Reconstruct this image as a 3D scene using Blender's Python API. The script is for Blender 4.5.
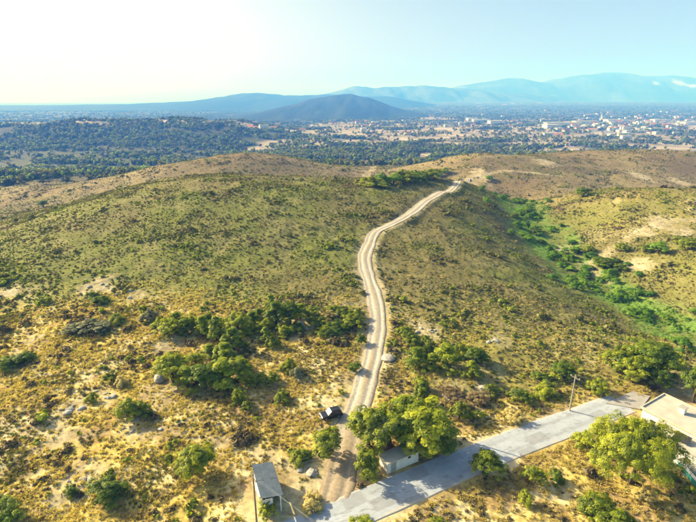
import bpy, bmesh, math, random
import numpy as np
from mathutils import Vector, Matrix

# ------------------------------------------------------------------ scene, camera, light
sc = bpy.context.scene
for o in list(bpy.data.objects):
    bpy.data.objects.remove(o)
COL = sc.collection
PW, PH, FPX = 696.0, 522.0, 480.0          # photo size and focal length in photo pixels
CAMZ, PITCH = 45.0, math.radians(18.5)
cam_d = bpy.data.cameras.new('camera')
cam_d.sensor_width = 36.0
cam_d.lens = 36.0 * FPX / PW
cam_d.clip_start, cam_d.clip_end = 1.0, 200000.0
cam = bpy.data.objects.new('camera', cam_d)
cam.location = (0, 0, CAMZ)
cam.rotation_euler = (math.pi / 2 - PITCH, 0, 0)
COL.objects.link(cam)
sc.camera = cam

SUN_EL, SUN_AZ = math.radians(28), math.radians(-63)      # azimuth from +Y, minus = left
to_sun = Vector((math.sin(SUN_AZ) * math.cos(SUN_EL), math.cos(SUN_AZ) * math.cos(SUN_EL), math.sin(SUN_EL)))
world = bpy.data.worlds.new('World')
sc.world = world
world.use_nodes = True
wn = world.node_tree.nodes
wl = world.node_tree.links
sky = wn.new('ShaderNodeTexSky')
sky.sky_type = 'NISHITA'
sky.sun_disc = False
sky.sun_elevation = SUN_EL
sky.sun_rotation = SUN_AZ
sky.altitude = 100
sky.air_density = 1.0
sky.dust_density = 4.0
sky.ozone_density = 0.6
tint = wn.new('ShaderNodeMix'); tint.data_type = 'RGBA'; tint.blend_type = 'MULTIPLY'; tint.inputs[0].default_value = 1
tint.inputs[7].default_value = (1.22, 1.16, 0.94, 1)          # warm tint multiplied into the sky light, less cyan
wl.new(sky.outputs[0], tint.inputs[6]); wl.new(tint.outputs[2], wn['Background'].inputs[0])
wn['Background'].inputs[1].default_value = 0.075
sun_d = bpy.data.lights.new('sun', 'SUN')
sun_d.energy = 5.0
sun_d.angle = math.radians(0.5)
sun_d.color = (1.0, 0.945, 0.87)
sun = bpy.data.objects.new('sun', sun_d)
sun.rotation_euler = to_sun.to_track_quat('Z', 'Y').to_euler()
sun.location = (-60, 40, 120)
COL.objects.link(sun)
sc.view_settings.view_transform = 'Standard'
sc.view_settings.look = 'None'
sc.view_settings.exposure = 1.08
sc.view_settings.gamma = 1.0
sc.view_settings.use_curve_mapping = False
sc.render.engine = 'CYCLES'
sc.cycles.use_denoising = True
sc.cycles.max_bounces = 4
sc.cycles.diffuse_bounces = 1
sc.cycles.transmission_bounces = 3
sc.cycles.transparent_max_bounces = 4
sc.cycles.volume_bounces = 1
HAZE_DENSITY, HAZE_COL = 3.3e-4, (0.06, 0.25, 1.0)

rng = np.random.default_rng(7)
random.seed(7)

# ------------------------------------------------------------------ numpy noise
def _hash(ix, iy, s):
    h = (ix.astype(np.int64) * 374761393 + iy.astype(np.int64) * 668265263 + s * 974711) & 0xFFFFFFFF
    h = ((h ^ (h >> 13)) * 1274126177) & 0xFFFFFFFF
    return ((h ^ (h >> 16)) & 0xFFFF) / 65535.0
def vnoise(x, y, s=0):
    ix, iy = np.floor(x), np.floor(y)
    fx, fy = x - ix, y - iy
    fx, fy = fx * fx * (3 - 2 * fx), fy * fy * (3 - 2 * fy)
    a, b = _hash(ix, iy, s), _hash(ix + 1, iy, s)
    c, d = _hash(ix, iy + 1, s), _hash(ix + 1, iy + 1, s)
    return (a + (b - a) * fx) * (1 - fy) + (c + (d - c) * fx) * fy
def fbm(x, y, s=0, o=4):
    r, a, t = 0, 0.5, 0
    for k in range(o):
        r = r + a * vnoise(x * 2**k + 17.3 * k, y * 2**k - 9.1 * k, s + k); t += a; a *= 0.5
    return r / t
def ss(a, b, x):
    t = np.clip((x - a) / (b - a), 0, 1)
    return t * t * (3 - 2 * t)
def lerp(a, b, t): return a + (b - a) * t
def polydist(x, y, pts):
    """distance to a polyline, and arc length of the nearest point"""
    best = np.full(np.shape(x), 1e9); arc = np.zeros(np.shape(x)); acc = 0.0
    for (ax, ay), (bx, by) in zip(pts[:-1], pts[1:]):
        dx, dy = bx - ax, by - ay
        L2 = dx * dx + dy * dy
        t = np.clip(((x - ax) * dx + (y - ay) * dy) / L2, 0, 1)
        d = np.hypot(x - ax - t * dx, y - ay - t * dy)
        m = d < best
        best = np.where(m, d, best); arc = np.where(m, acc + t * math.sqrt(L2), arc)
        acc += math.sqrt(L2)
    return best, arc

# ------------------------------------------------------------------ terrain height
PLAIN = -40.0
GAUSS = [  # cx, cy, sx, sy, height
    (-52, 188, 54, 50, 15.5),     # big left hill
    (40, 205, 34, 40, 6.5),       # ridge that carries the track
    (66, 245, 26, 26, 6.0),
    (138, 197, 38, 30, 9.5),      # yellow hill on the right
    (118, 120, 30, 17, 5.0),      # lower knoll on the right
    (-92, 392, 74, 52, 21.5),     # hill behind, left
    (-190, 330, 60, 60, 4.0),
    (245, 415, 92, 55, 23.0),
    (98, 392, 30, 26, 10.0),    # hill behind, right
    (110, 318, 45, 32, 6.5),
    (150, 345, 40, 30, 4.0),
]
VALLEY = [(96, 300), (86, 255), (76, 205), (70, 155), (77, 100), (96, 72)]
def Hs(x, y):
    x = np.asarray(x, float); y = np.asarray(y, float)
    z = -17.0 * ss(220, 300, y) - 23.0 * ss(440, 720, y + 0.05 * np.abs(x))
    z = z - 9 * ss(65, 180, -x) * ss(80, 190, y)
    for cx, cy, sx, sy, h in GAUSS:
        z = z + h * np.exp(-0.5 * (((x - cx) / sx)**2 + ((y - cy) / sy)**2))
    vd, va = polydist(x, y, VALLEY)
    z = z - 9.0 * np.exp(-(vd / 24.0)**2) * ss(60, 115, y)
    near = 1 - ss(500, 900, y)
    amp = ss(70, 130, np.hypot(x, y - 30)) * near
    z = z + amp * 1.9 * (fbm(x / 60, y / 60, 3) - 0.5) + amp * 0.9 * (fbm(x / 18, y / 18, 5) - 0.5)
    z = z + near * 0.9 * (fbm(x / 14, y / 14, 6, 3) - 0.5)
    z = z + 9 * (fbm(x / 75 + 3, y / 60, 15, 2) - 0.5) * ss(285, 360, y) * (1 - ss(480, 620, y))
    far = ss(700, 1200, y)
    r = np.hypot(x, y)
    z = z + far * 7 * (fbm(x / 420, y / 420, 11) - 0.5) * (1 - ss(6000, 12000, r))
    z = z + 62 * ss(2600, 8500, r) * ss(-0.08, 0.2, x / np.maximum(r, 1)) * (y > 0)
    # wooded ridge in the plain, left
    z = z + 44 * np.exp(-(((x + 620) / 480)**4) - ((y - 1330) / 190)**2) * (0.55 + 0.8 * fbm(x / 170, y / 170, 21))
    return z
def ray(px, py):
    u, v = (np.asarray(px, float) - PW / 2) / FPX, (PH / 2 - np.asarray(py, float)) / FPX
    c, s = math.cos(PITCH), math.sin(PITCH)
    return u, c + v * s, -s + v * c
def march(f, px, py):
    dx, dy, dz = ray(px, py)
    t = np.full(np.shape(dx), 25.0); done = np.zeros(np.shape(dx), bool); prev = t.copy()
    for _ in range(900):
        below = (CAMZ + t * dz) < f(t * dx, t * dy)
        done |= below
        if done.all() or t.min() > 60000: break
        prev = np.where(done, prev, t)
        t = np.where(done, t, t * 1.012)
    lo, hi = prev, t
    for _ in range(14):
        m = (lo + hi) / 2
        b = (CAMZ + m * dz) < f(m * dx, m * dy)
        hi = np.where(b, m, hi); lo = np.where(b, lo, m)
    return np.stack([hi * dx, hi * dy], -1)
def pix(px, py, f=Hs):
    return march(f, np.atleast_1d(np.asarray(px, float)), np.atleast_1d(np.asarray(py, float)))
def pixline(pts): 
    a = np.array(pts, float)
    return pix(a[:, 0], a[:, 1])
def smooth_line(p, step):
    """Catmull-Rom through points, resampled"""
    p = np.asarray(p, float); q = np.vstack([2 * p[0] - p[1], p, 2 * p[-1] - p[-2]])
    out = []
    for i in range(1, len(q) - 2):
        n = max(2, int(np.linalg.norm(q[i + 1] - q[i]) / step))
        for k in range(n):
            t = k / n
            out.append(0.5 * ((2 * q[i]) + (-q[i - 1] + q[i + 1]) * t + (2 * q[i - 1] - 5 * q[i] + 4 * q[i + 1] - q[i + 2]) * t * t
                       + (-q[i - 1] + 3 * q[i] - 3 * q[i + 1] + q[i + 2]) * t**3))
    out.append(p[-1])
    return np.array(out)

TRACK_PX = [(328, 509), (337, 489), (346, 452), (352, 422), (360, 400), (366, 380), (372, 358), (376, 338), (378, 322), (376, 302),
            (371, 285), (366, 268), (364.5, 256), (370, 243), (375, 232), (388, 225.5), (401, 219), (414, 211), (427, 200), (440, 192.5), (455, 186), (468, 181), (478, 177.5)]
ROAD_PX = [(240, 560), (330, 521), (395, 492), (455, 467), (515, 443), (580, 419), (622, 403)]
TRACK = smooth_line(pixline(TRACK_PX), 1.2)
ROAD = smooth_line(pixline(ROAD_PX), 0.4)
DRIVE_C = pixline([(630, 401)])[0]
TRAIL = smooth_line(pixline([(-30, 425), (40, 432), (100, 435), (150, 433), (182, 432), (237, 447), (295, 467), (318, 485)]), 3)
FARTRACKS = [smooth_line(pixline([(369, 188), (366, 178), (372, 170), (377, 165.5)]), 6),
             smooth_line(pixline([(478, 178), (505, 171), (560, 176)]), 6)]
GULLY = smooth_line(pixline([(694, 220), (660, 222), (640, 232), (612, 250), (590, 268), (606, 282)]), 4)

# smooth road heights along their lines
def line_z(line, width=9):
    z = Hs(line[:, 0], line[:, 1])
    k = np.ones(width) / width
    zp = np.pad(z, width // 2, mode='edge')
    return np.convolve(zp, k, 'valid')
TRACK_Z, ROAD_Z = line_z(TRACK), line_z(ROAD, 45)
def arc_of(line): return np.concatenate([[0], np.cumsum(np.linalg.norm(np.diff(line, axis=0), axis=1))])
TRACK_A, ROAD_A = arc_of(TRACK), arc_of(ROAD)
TRACK_C, TRACK_CZ, ROAD_C, ROAD_CZ = TRACK[::4], TRACK_Z[::4], ROAD[::18], ROAD_Z[::18]
TRACK_CA, ROAD_CA = arc_of(TRACK_C), arc_of(ROAD_C)
SITES = []          # flattened building sites: (x, y, radius, z)
def H(x, y):
    x = np.asarray(x, float); y = np.asarray(y, float)
    z = Hs(x, y)
    near = 1 - ss(120, 330, np.hypot(x, y))
    z = z + near * (0.55 * (fbm(x / 3.2, y / 3.2, 31, 3) - 0.5) + 0.2 * (fbm(x / 0.8, y / 0.8, 32, 2) - 0.5))
    z = z + (1 - near) * (1 - ss(400, 700, y)) * 0.45 * (fbm(x / 5, y / 5, 33, 3) - 0.5)
    for sx, sy, sr, sz in SITES:
        z = lerp(z, sz, 1 - ss(sr, sr * 1.6, np.hypot(x - sx, y - sy)))
    m = (np.abs(x) < 120) & (y < 330) & (y > 10)
    if np.any(m):
        d, a = polydist(x[m], y[m], TRACK_C)
        tz = np.interp(a, TRACK_CA, TRACK_CZ)
        bank = 0.12 * np.exp(-((d - 3.0) / 0.7)**2) * (0.3 + 1.2 * fbm(x[m] / 4, y[m] / 4, 37, 2))
        zm = lerp(tz - 0.13, z[m], ss(1.9, 4.6, d)) + bank * ss(0.5, 6, a)
        d2, a2 = polydist(x[m], y[m], ROAD_C)
        rz = np.interp(a2, ROAD_CA, ROAD_CZ)
        zm = lerp(rz - 0.05, zm, ss(2.7, 6.0, d2))
        z = z.copy(); z[m] = zm
    return z
def h1(x, y): return float(H(np.array([x]), np.array([y]))[0])

# ------------------------------------------------------------------ mesh helpers
def new_mesh(name, verts, faces, smooth=False):
    me = bpy.data.meshes.new(name)
    verts = np.asarray(verts, dtype=np.float32); 
    if isinstance(faces, np.ndarray):
        n, k = faces.shape
        me.vertices.add(len(verts)); me.vertices.foreach_set('co', verts.ravel())
        me.loops.add(n * k); me.loops.foreach_set('vertex_index', faces.astype(np.int32).ravel())
        me.polygons.add(n); me.polygons.foreach_set('loop_start', np.arange(0, n * k, k, dtype=np.int32))
        me.update(calc_edges=True)
    else:
        me.from_pydata([tuple(v) for v in verts], [], faces); me.update()
    if smooth:
        me.polygons.foreach_set('use_smooth', np.ones(len(me.polygons), dtype=bool))
    return me
def obj(name, me, mat=None, parent=None, loc=None):
    o = bpy.data.objects.new(name, me)
    COL.objects.link(o)
    if mat is not None and me is not None and len(me.materials) == 0:
        for m in (mat if isinstance(mat, (list, tuple)) else [mat]): me.materials.append(m)
    if parent is not None: o.parent = parent
    if loc is not None: o.location = loc
    return o
def tag(o, label=None, cat=None, group=None, kind=None):
    if label: o['label'] = label
    if cat: o['category'] = cat
    if group: o['group'] = group
    if kind: o['kind'] = kind
    return o
def empty(name, loc, rz=0):
    o = bpy.data.objects.new(name, None); COL.objects.link(o)
    o.empty_display_size = 0.5
    o.location = loc; o.rotation_euler = (0, 0, rz)
    return o
def copy_tree(o, parent=None):
    c = o.copy(); COL.objects.link(c); c.parent = parent
    for ch in o.children: copy_tree(ch, c)
    return c
def vattr(me, name, data, typ='FLOAT', dom='POINT'):
    a = me.attributes.new(name, typ, dom)
    if typ == 'FLOAT_COLOR':
        d = np.ones((len(data), 4), np.float32); d[:, :3] = data
        a.data.foreach_set('color', d.ravel())
    elif typ == 'INT': a.data.foreach_set('value', np.asarray(data, np.int32))
    else: a.data.foreach_set('value', np.asarray(data, np.float32))
class MB:
    """collects boxes, bars and rings into one mesh"""
    def __init__(s): s.v, s.f = [], []
    def add(s, vs, fs):
        n = len(s.v); s.v += [tuple(v) for v in vs]; s.f += [tuple(i + n for i in f) for f in fs]; return s
    def box(s, x0, x1, y0, y1, z0, z1):
        return s.add([(x0,y0,z0),(x1,y0,z0),(x1,y1,z0),(x0,y1,z0),(x0,y0,z1),(x1,y0,z1),(x1,y1,z1),(x0,y1,z1)],
                     [(0,3,2,1),(4,5,6,7),(0,1,5,4),(1,2,6,5),(2,3,7,6),(3,0,4,7)])
    def tube(s, pts, rads, n=8, cap=True):
        pts = [Vector(p) for p in pts]; base = len(s.v); rings = []
        for i, p in enumerate(pts):
            d = (pts[min(i + 1, len(pts) - 1)] - pts[max(i - 1, 0)]).normalized()
            a = d.cross(Vector((0, 0, 1)) if abs(d.z) < 0.9 else Vector((1, 0, 0))).normalized(); b = d.cross(a)
            r = rads[i] if hasattr(rads, '__len__') else rads
            rings.append([p + (a * math.cos(k * 2 * math.pi / n) + b * math.sin(k * 2 * math.pi / n)) * r for k in range(n)])
        for rg in rings: s.v += [tuple(q) for q in rg]
        for i in range(len(pts) - 1):
            for k in range(n):
                s.f.append((base + i * n + k, base + i * n + (k + 1) % n, base + (i + 1) * n + (k + 1) % n, base + (i + 1) * n + k))
        if cap:
            s.f.append(tuple(base + k for k in range(n))[::-1]); s.f.append(tuple(base + (len(pts) - 1) * n + k for k in range(n)))
        return s
    def mesh(s, name, bevel=0, smooth=False):
        me = new_mesh(name, s.v, s.f, smooth)
        bm = bmesh.new(); bm.from_mesh(me)
        bmesh.ops.recalc_face_normals(bm, faces=bm.faces)
        if bevel:
            bmesh.ops.bevel(bm, geom=[e for e in bm.edges if e.is_manifold and e.calc_face_angle(0) > 0.5], offset=bevel, segments=2, profile=0.6, affect='EDGES')
        bm.to_mesh(me); bm.free()
        return me
    def build(s, name, mat, parent=None, bevel=0, smooth=False, loc=None):
        return obj(name, s.mesh(name, bevel, smooth), mat, parent, loc)

# ------------------------------------------------------------------ materials
def mat(name, rough=0.9, spec=0.25):
    m = bpy.data.materials.new(name); m.use_nodes = True
    b = m.node_tree.nodes['Principled BSDF']
    b.inputs['Roughness'].default_value = rough
    b.inputs['Specular IOR Level'].default_value = spec
    return m, m.node_tree.nodes, m.node_tree.links, b
def noise_node(N, L, scale, detail=5, coord='Object', rough=0.6):
    tc = N.new('ShaderNodeTexCoord'); n = N.new('ShaderNodeTexNoise')
    n.inputs['Scale'].default_value = scale; n.inputs['Detail'].default_value = detail; n.inputs['Roughness'].default_value = rough
    L.new(tc.outputs[coord], n.inputs['Vector']); return n
def ramp(N, L, src, stops):
    r = N.new('ShaderNodeValToRGB'); L.new(src, r.inputs[0])
    e = r.color_ramp.elements
    while len(e) < len(stops): e.new(0.5)
    for k, (p, c) in zip(e, stops): k.position = p; k.color = (*c, 1)
    return r
def add_bump(N, L, b, src, strength=0.3, dist=0.1):
    bp = N.new('ShaderNodeBump'); bp.inputs['Strength'].default_value = strength; bp.inputs['Distance'].default_value = dist
    L.new(src, bp.inputs['Height']); L.new(bp.outputs[0], b.inputs['Normal'])
def plain_mat(name, c1, c2, scale=2.0, rough=0.85, bump=0.2, spec=0.25, metal=0):
    m, N, L, b = mat(name, rough, spec)
    n = noise_node(N, L, scale)
    r = ramp(N, L, n.outputs[0], [(0.32, c1), (0.68, c2)])
    L.new(r.outputs[0], b.inputs['Base Color']); b.inputs['Metallic'].default_value = metal
    n2 = noise_node(N, L, scale * 9, 3)
    if bump: add_bump(N, L, b, n2.outputs[0], bump, 0.03)
    return m
def leaf_mat(name, c1, c2, c3, trans=0.42, jitter=0.35):
    """foliage: colour from a per-clump tint and a per-plant random value"""
    m = bpy.data.materials.new(name); m.use_nodes = True
    N, L = m.node_tree.nodes, m.node_tree.links
    N.remove(N['Principled BSDF'])
    at = N.new('ShaderNodeAttribute'); at.attribute_name = 'tint'
    oi = N.new('ShaderNodeObjectInfo')
    mx = N.new('ShaderNodeMath'); mx.operation = 'MULTIPLY_ADD'
    L.new(oi.outputs['Random'], mx.inputs[0]); mx.inputs[1].default_value = jitter
    ad = N.new('ShaderNodeMath'); ad.operation = 'MULTIPLY'; ad.inputs[1].default_value = 1 - jitter
    L.new(at.outputs['Fac'], ad.inputs[0]); L.new(ad.outputs[0], mx.inputs[2])
    r = ramp(N, L, mx.outputs[0], [(0.1, c1), (0.5, c2), (0.92, c3)])
    d = N.new('ShaderNodeBsdfDiffuse'); t = N.new('ShaderNodeBsdfTranslucent'); g = N.new('ShaderNodeBsdfGlossy')
    g.inputs['Roughness'].default_value = 0.5; g.inputs['Color'].default_value = (0.8, 0.8, 0.7, 1)
    tm = N.new('ShaderNodeMix'); tm.data_type = 'RGBA'; tm.blend_type = 'MULTIPLY'; tm.inputs[0].default_value = 1
    tm.inputs[7].default_value = (1.7, 1.7, 0.7, 1)
    L.new(r.outputs[0], tm.inputs[6]); L.new(r.outputs[0], d.inputs['Color']); L.new(tm.outputs[2], t.inputs['Color'])
    mix = N.new('ShaderNodeMixShader'); mix.inputs[0].default_value = trans
    L.new(d.outputs[0], mix.inputs[1]); L.new(t.outputs[0], mix.inputs[2])
    m2 = N.new('ShaderNodeMixShader'); m2.inputs[0].default_value = 0.03
    L.new(mix.outputs[0], m2.inputs[1]); L.new(g.outputs[0], m2.inputs[2])
    L.new(m2.outputs[0], N['Material Output'].inputs['Surface'])
    return m
def attr_mat(name, rough=0.95, fine=3.0, contrast=(0.55, 1.35), bump=0.5, bdist=0.25):
    """base colour from the 'col' attribute times a fine procedural mottling"""
    m, N, L, b = mat(name, rough, 0.1)
    at = N.new('ShaderNodeAttribute'); at.attribute_name = 'col'
    n1 = noise_node(N, L, fine, 8, rough=0.72)
    r = ramp(N, L, n1.outputs[0], [(0.3, (contrast[0],) * 3), (0.7, (contrast[1],) * 3)])
    mx = N.new('ShaderNodeMix'); mx.data_type = 'RGBA'; mx.blend_type = 'MULTIPLY'; mx.inputs[0].default_value = 1
    L.new(at.outputs['Color'], mx.inputs[6]); L.new(r.outputs[0], mx.inputs[7])
    L.new(mx.outputs[2], b.inputs['Base Color'])
    add_bump(N, L, b, n1.outputs[0], bump, bdist)
    return m

M = {}
M['ground'] = attr_mat('ground', fine=1.3, contrast=(0.5, 1.4))
M['track'] = attr_mat('track', fine=2.2, contrast=(0.62, 1.15), bump=0.5, bdist=0.12)
M['road'] = attr_mat('road', fine=1.5, contrast=(0.86, 1.1), bump=0.25, bdist=0.02)
M['hill'] = attr_mat('hill', fine=0.012, contrast=(0.55, 1.4), bump=0.6, bdist=12)
M['rock'] = plain_mat('rock', (0.30, 0.27, 0.23), (0.52, 0.49, 0.44), 1.5, 0.95, 0.6)
M['bark'] = plain_mat('bark', (0.07, 0.05, 0.035), (0.14, 0.11, 0.08), 6, 0.95, 0.5)
M['leaf_tree'] = leaf_mat('leaf_tree', (0.08, 0.125, 0.006), (0.23, 0.28, 0.012), (0.44, 0.46, 0.02))
M['leaf_pine'] = leaf_mat('leaf_pine', (0.07, 0.13, 0.008), (0.21, 0.275, 0.012), (0.41, 0.45, 0.02))
M['leaf_dark'] = leaf_mat('leaf_dark', (0.05, 0.10, 0.008), (0.14, 0.205, 0.010), (0.26, 0.325, 0.018))
M['leaf_grey'] = leaf_mat('leaf_grey', (0.13, 0.14, 0.07), (0.21, 0.215, 0.11), (0.30, 0.29, 0.15), 0.2)
M['leaf_scrub'] = leaf_mat('leaf_scrub', (0.085, 0.095, 0.018), (0.165, 0.165, 0.033), (0.27, 0.25, 0.065), 0.25, 0.6)
M['leaf_brown'] = leaf_mat('leaf_brown', (0.16, 0.11, 0.05), (0.25, 0.185, 0.08), (0.33, 0.265, 0.12), 0.2, 0.6)
M['leaf_umber'] = leaf_mat('leaf_umber', (0.06, 0.045, 0.02), (0.12, 0.09, 0.04), (0.19, 0.15, 0.065), 0.2, 0.5)
M['leaf_valley'] = leaf_mat('leaf_valley', (0.075, 0.17, 0.010), (0.15, 0.29, 0.014), (0.27, 0.40, 0.022), 0.35, 0.5)
M['leaf_gold'] = leaf_mat('leaf_gold', (0.40, 0.31, 0.09), (0.54, 0.44, 0.15), (0.66, 0.56, 0.26), 0.3, 0.5)
M['leaf_far'] = leaf_mat('leaf_far', (0.025, 0.045, 0.016), (0.045, 0.07, 0.022), (0.075, 0.095, 0.03), 0.2, 0.5)
M['metal_roof'] = plain_mat('metal_roof', (0.075, 0.10, 0.135), (0.12, 0.15, 0.185), 1.2, 0.75, 0.1, 0.15, 0.0)
M['white'] = plain_mat('white', (0.62, 0.61, 0.58), (0.8, 0.79, 0.76), 1.0, 0.8, 0.1)
M['roof_white'] = plain_mat('roof_white', (0.40, 0.37, 0.30), (0.56, 0.53, 0.45), 0.6, 0.85, 0.1)
M['timber'] = plain_mat('timber', (0.16, 0.12, 0.09), (0.27, 0.22, 0.17), 4, 0.9, 0.4)
M['teal'] = plain_mat('teal', (0.03, 0.22, 0.22), (0.05, 0.32, 0.31), 2, 0.6, 0.1)
M['glass'] = plain_mat('glass', (0.02, 0.025, 0.03), (0.035, 0.04, 0.05), 1, 0.22, 0, 0.4)
M['dark'] = plain_mat('dark', (0.02, 0.02, 0.022), (0.04, 0.04, 0.042), 3, 0.6, 0.1)
M['terracotta'] = plain_mat('terracotta', (0.28, 0.09, 0.05), (0.42, 0.16, 0.09), 3, 0.85, 0.2)
M['car_paint'] = plain_mat('car_paint', (0.012, 0.014, 0.02), (0.018, 0.02, 0.028), 2, 0.18, 0, 0.7)
M['steel'] = plain_mat('steel', (0.42, 0.43, 0.44), (0.55, 0.56, 0.57), 4, 0.35, 0, 0.5, 0.8)
M['lawn'] = plain_mat('lawn', (0.16, 0.15, 0.025), (0.27, 0.22, 0.05), 3, 0.95, 0.5)
M['paving'] = plain_mat('paving', (0.5, 0.48, 0.44), (0.66, 0.64, 0.6), 1.5, 0.9, 0.15)
M['pad_grey'] = plain_mat('pad_grey', (0.30, 0.28, 0.26), (0.40, 0.38, 0.35), 1.0, 0.9, 0.2)
M['tile_red'] = plain_mat('tile_red', (0.30, 0.12, 0.07), (0.42, 0.2, 0.12), 0.2, 0.9, 0)
M['wall_cream'] = plain_mat('wall_cream', (0.6, 0.56, 0.5), (0.74, 0.71, 0.66), 0.1, 0.9, 0)
M['lamp_lens'] = plain_mat('lamp_lens', (0.55, 0.56, 0.58), (0.7, 0.7, 0.72), 4, 0.15, 0, 0.6)
M['tail_lens'] = plain_mat('tail_lens', (0.3, 0.01, 0.01), (0.4, 0.02, 0.015), 4, 0.2, 0, 0.6)
M['wire'] = plain_mat('wire', (0.35, 0.35, 0.35), (0.5, 0.5, 0.5), 1, 0.5, 0, 0.5, 0.5)

# building sites (world positions) needed before the ground is made
HOUSE = pix(690, 436)[0]
SHED = pix(268, 497)[0]
HUT = pix(399, 462)[0]
SITES += [(SHED[0], SHED[1], 4.0, float(Hs(*SHED))), (HUT[0], HUT[1], 2.4, float(Hs(*HUT))),
          (HOUSE[0] + 3, HOUSE[1], 11.0, float(np.interp(1e9, ROAD_A, ROAD_Z)) )]

# ------------------------------------------------------------------ ground sheet
SANDY = [(55, 437, 3.6), (150, 434, 3), (72, 484, 3.4), (90, 472, 2.8), (62, 492, 2), (30, 345, 4), (75, 408, 3.5), (108, 395, 3), (100, 287, 5), (135, 296, 3), (8, 292, 2.5),
         (660, 223, 5), (676, 230, 6), (645, 232, 4), (568, 251, 4.5), (588, 267, 4), (640, 264, 5), (640, 176, 8), (678, 182, 7),
         (425, 329, 3.5), (436, 331, 2.5), (500, 340, 3), (305, 325, 3), (292, 330, 3.5), (170, 345, 3), (470, 181, 6), (480, 177, 8), (545, 162, 10), 
         (312, 478, 4), (320, 468, 3), (335, 405, 4), (670, 384, 4), (455, 392, 1.6), (482, 391, 1.6), (160, 392, 4)]
SANDY_W = pix([s[0] for s in SANDY], [s[1] for s in SANDY])
def zones(x, y):
    """masks 0..1 for the kinds of ground cover, from position alone"""
    r = np.hypot(x, y)
    wob = 10 * (fbm(x / 16, y / 16, 41) - 0.5)
    dry = (1 - ss(84, 104, y + 0.10 * x + wob + 0.0 * r)) * (1 - 0.75 * ss(2, 16, x + wob) * ss(58, 66, y - 0.1 * x))
    dry = np.maximum(dry, ss(0.52, 0.7, fbm(x / 14, y / 14, 47)) * 0.55 * np.exp(-(((x - 140) / 50)**2 + ((y - 195) / 40)**2)) )
    vd, va = polydist(x, y, VALLEY)
    valley = (1 - ss(5, 14, vd + wob * 1.2)) * ss(70, 95, y) * (1 - ss(245, 285, y))
    sand = np.zeros_like(x)
    for (a, b, rad), (wx, wy) in zip(SANDY, SANDY_W):
        m = (np.abs(x - wx) < rad * 3) & (np.abs(y - wy) < rad * 4)
        if m.any():
            q = np.hypot((x[m] - wx), (y[m] - wy) * (0.75 if rad < 7 else 0.5)) / rad + 1.3 * (fbm(x[m] / (rad * .5), y[m] / (rad * .5), 51) - 0.5)
            sand[m] = np.maximum(sand[m], 1 - ss(0.45, 1.05, q))
    near = (y < 130) & (y > 0) & (np.abs(x) < 150)
    if near.any():
        td, ta = polydist(x[near], y[near], TRAIL)
        sand[near] = np.maximum(sand[near], 0.8 * (1 - ss(0.4, 1.7, td + 1.6 * (fbm(x[near] / 2.5, y[near] / 2.5, 53) - 0.5))))
    m = (y > 60) & (y < 700) & (np.abs(x) < 300)
    for ln, w in [(FARTRACKS[0], 3.0), (FARTRACKS[1], 2.0), (GULLY, 2.2), (TRACK_C, 3.4)]:
        if m.any():
            td, ta = polydist(x[m], y[m], ln)
            sand[m] = np.maximum(sand[m], 0.8 * (1 - ss(w * 0.5, w * 1.3, td + 2.2 * (fbm(x[m] / 5, y[m] / 5, 54) - 0.5))))
    if near.any():
        for ln, w in ((TRACK_C, 4.2), (ROAD_C, 4.8)):
            td, ta = polydist(x[near], y[near], ln)
            sand[near] = np.maximum(sand[near], 0.7 * (1 - ss(w * 0.55, w, td + 2.0 * (fbm(x[near] / 2, y[near] / 2, 56) - 0.5))))
    plain = ss(520, 700, y + 30 * (fbm(x / 50, y / 50, 57) - 0.5) * 2)
    return dry, valley, sand, plain
def C(*c): return np.array(c)
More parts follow.
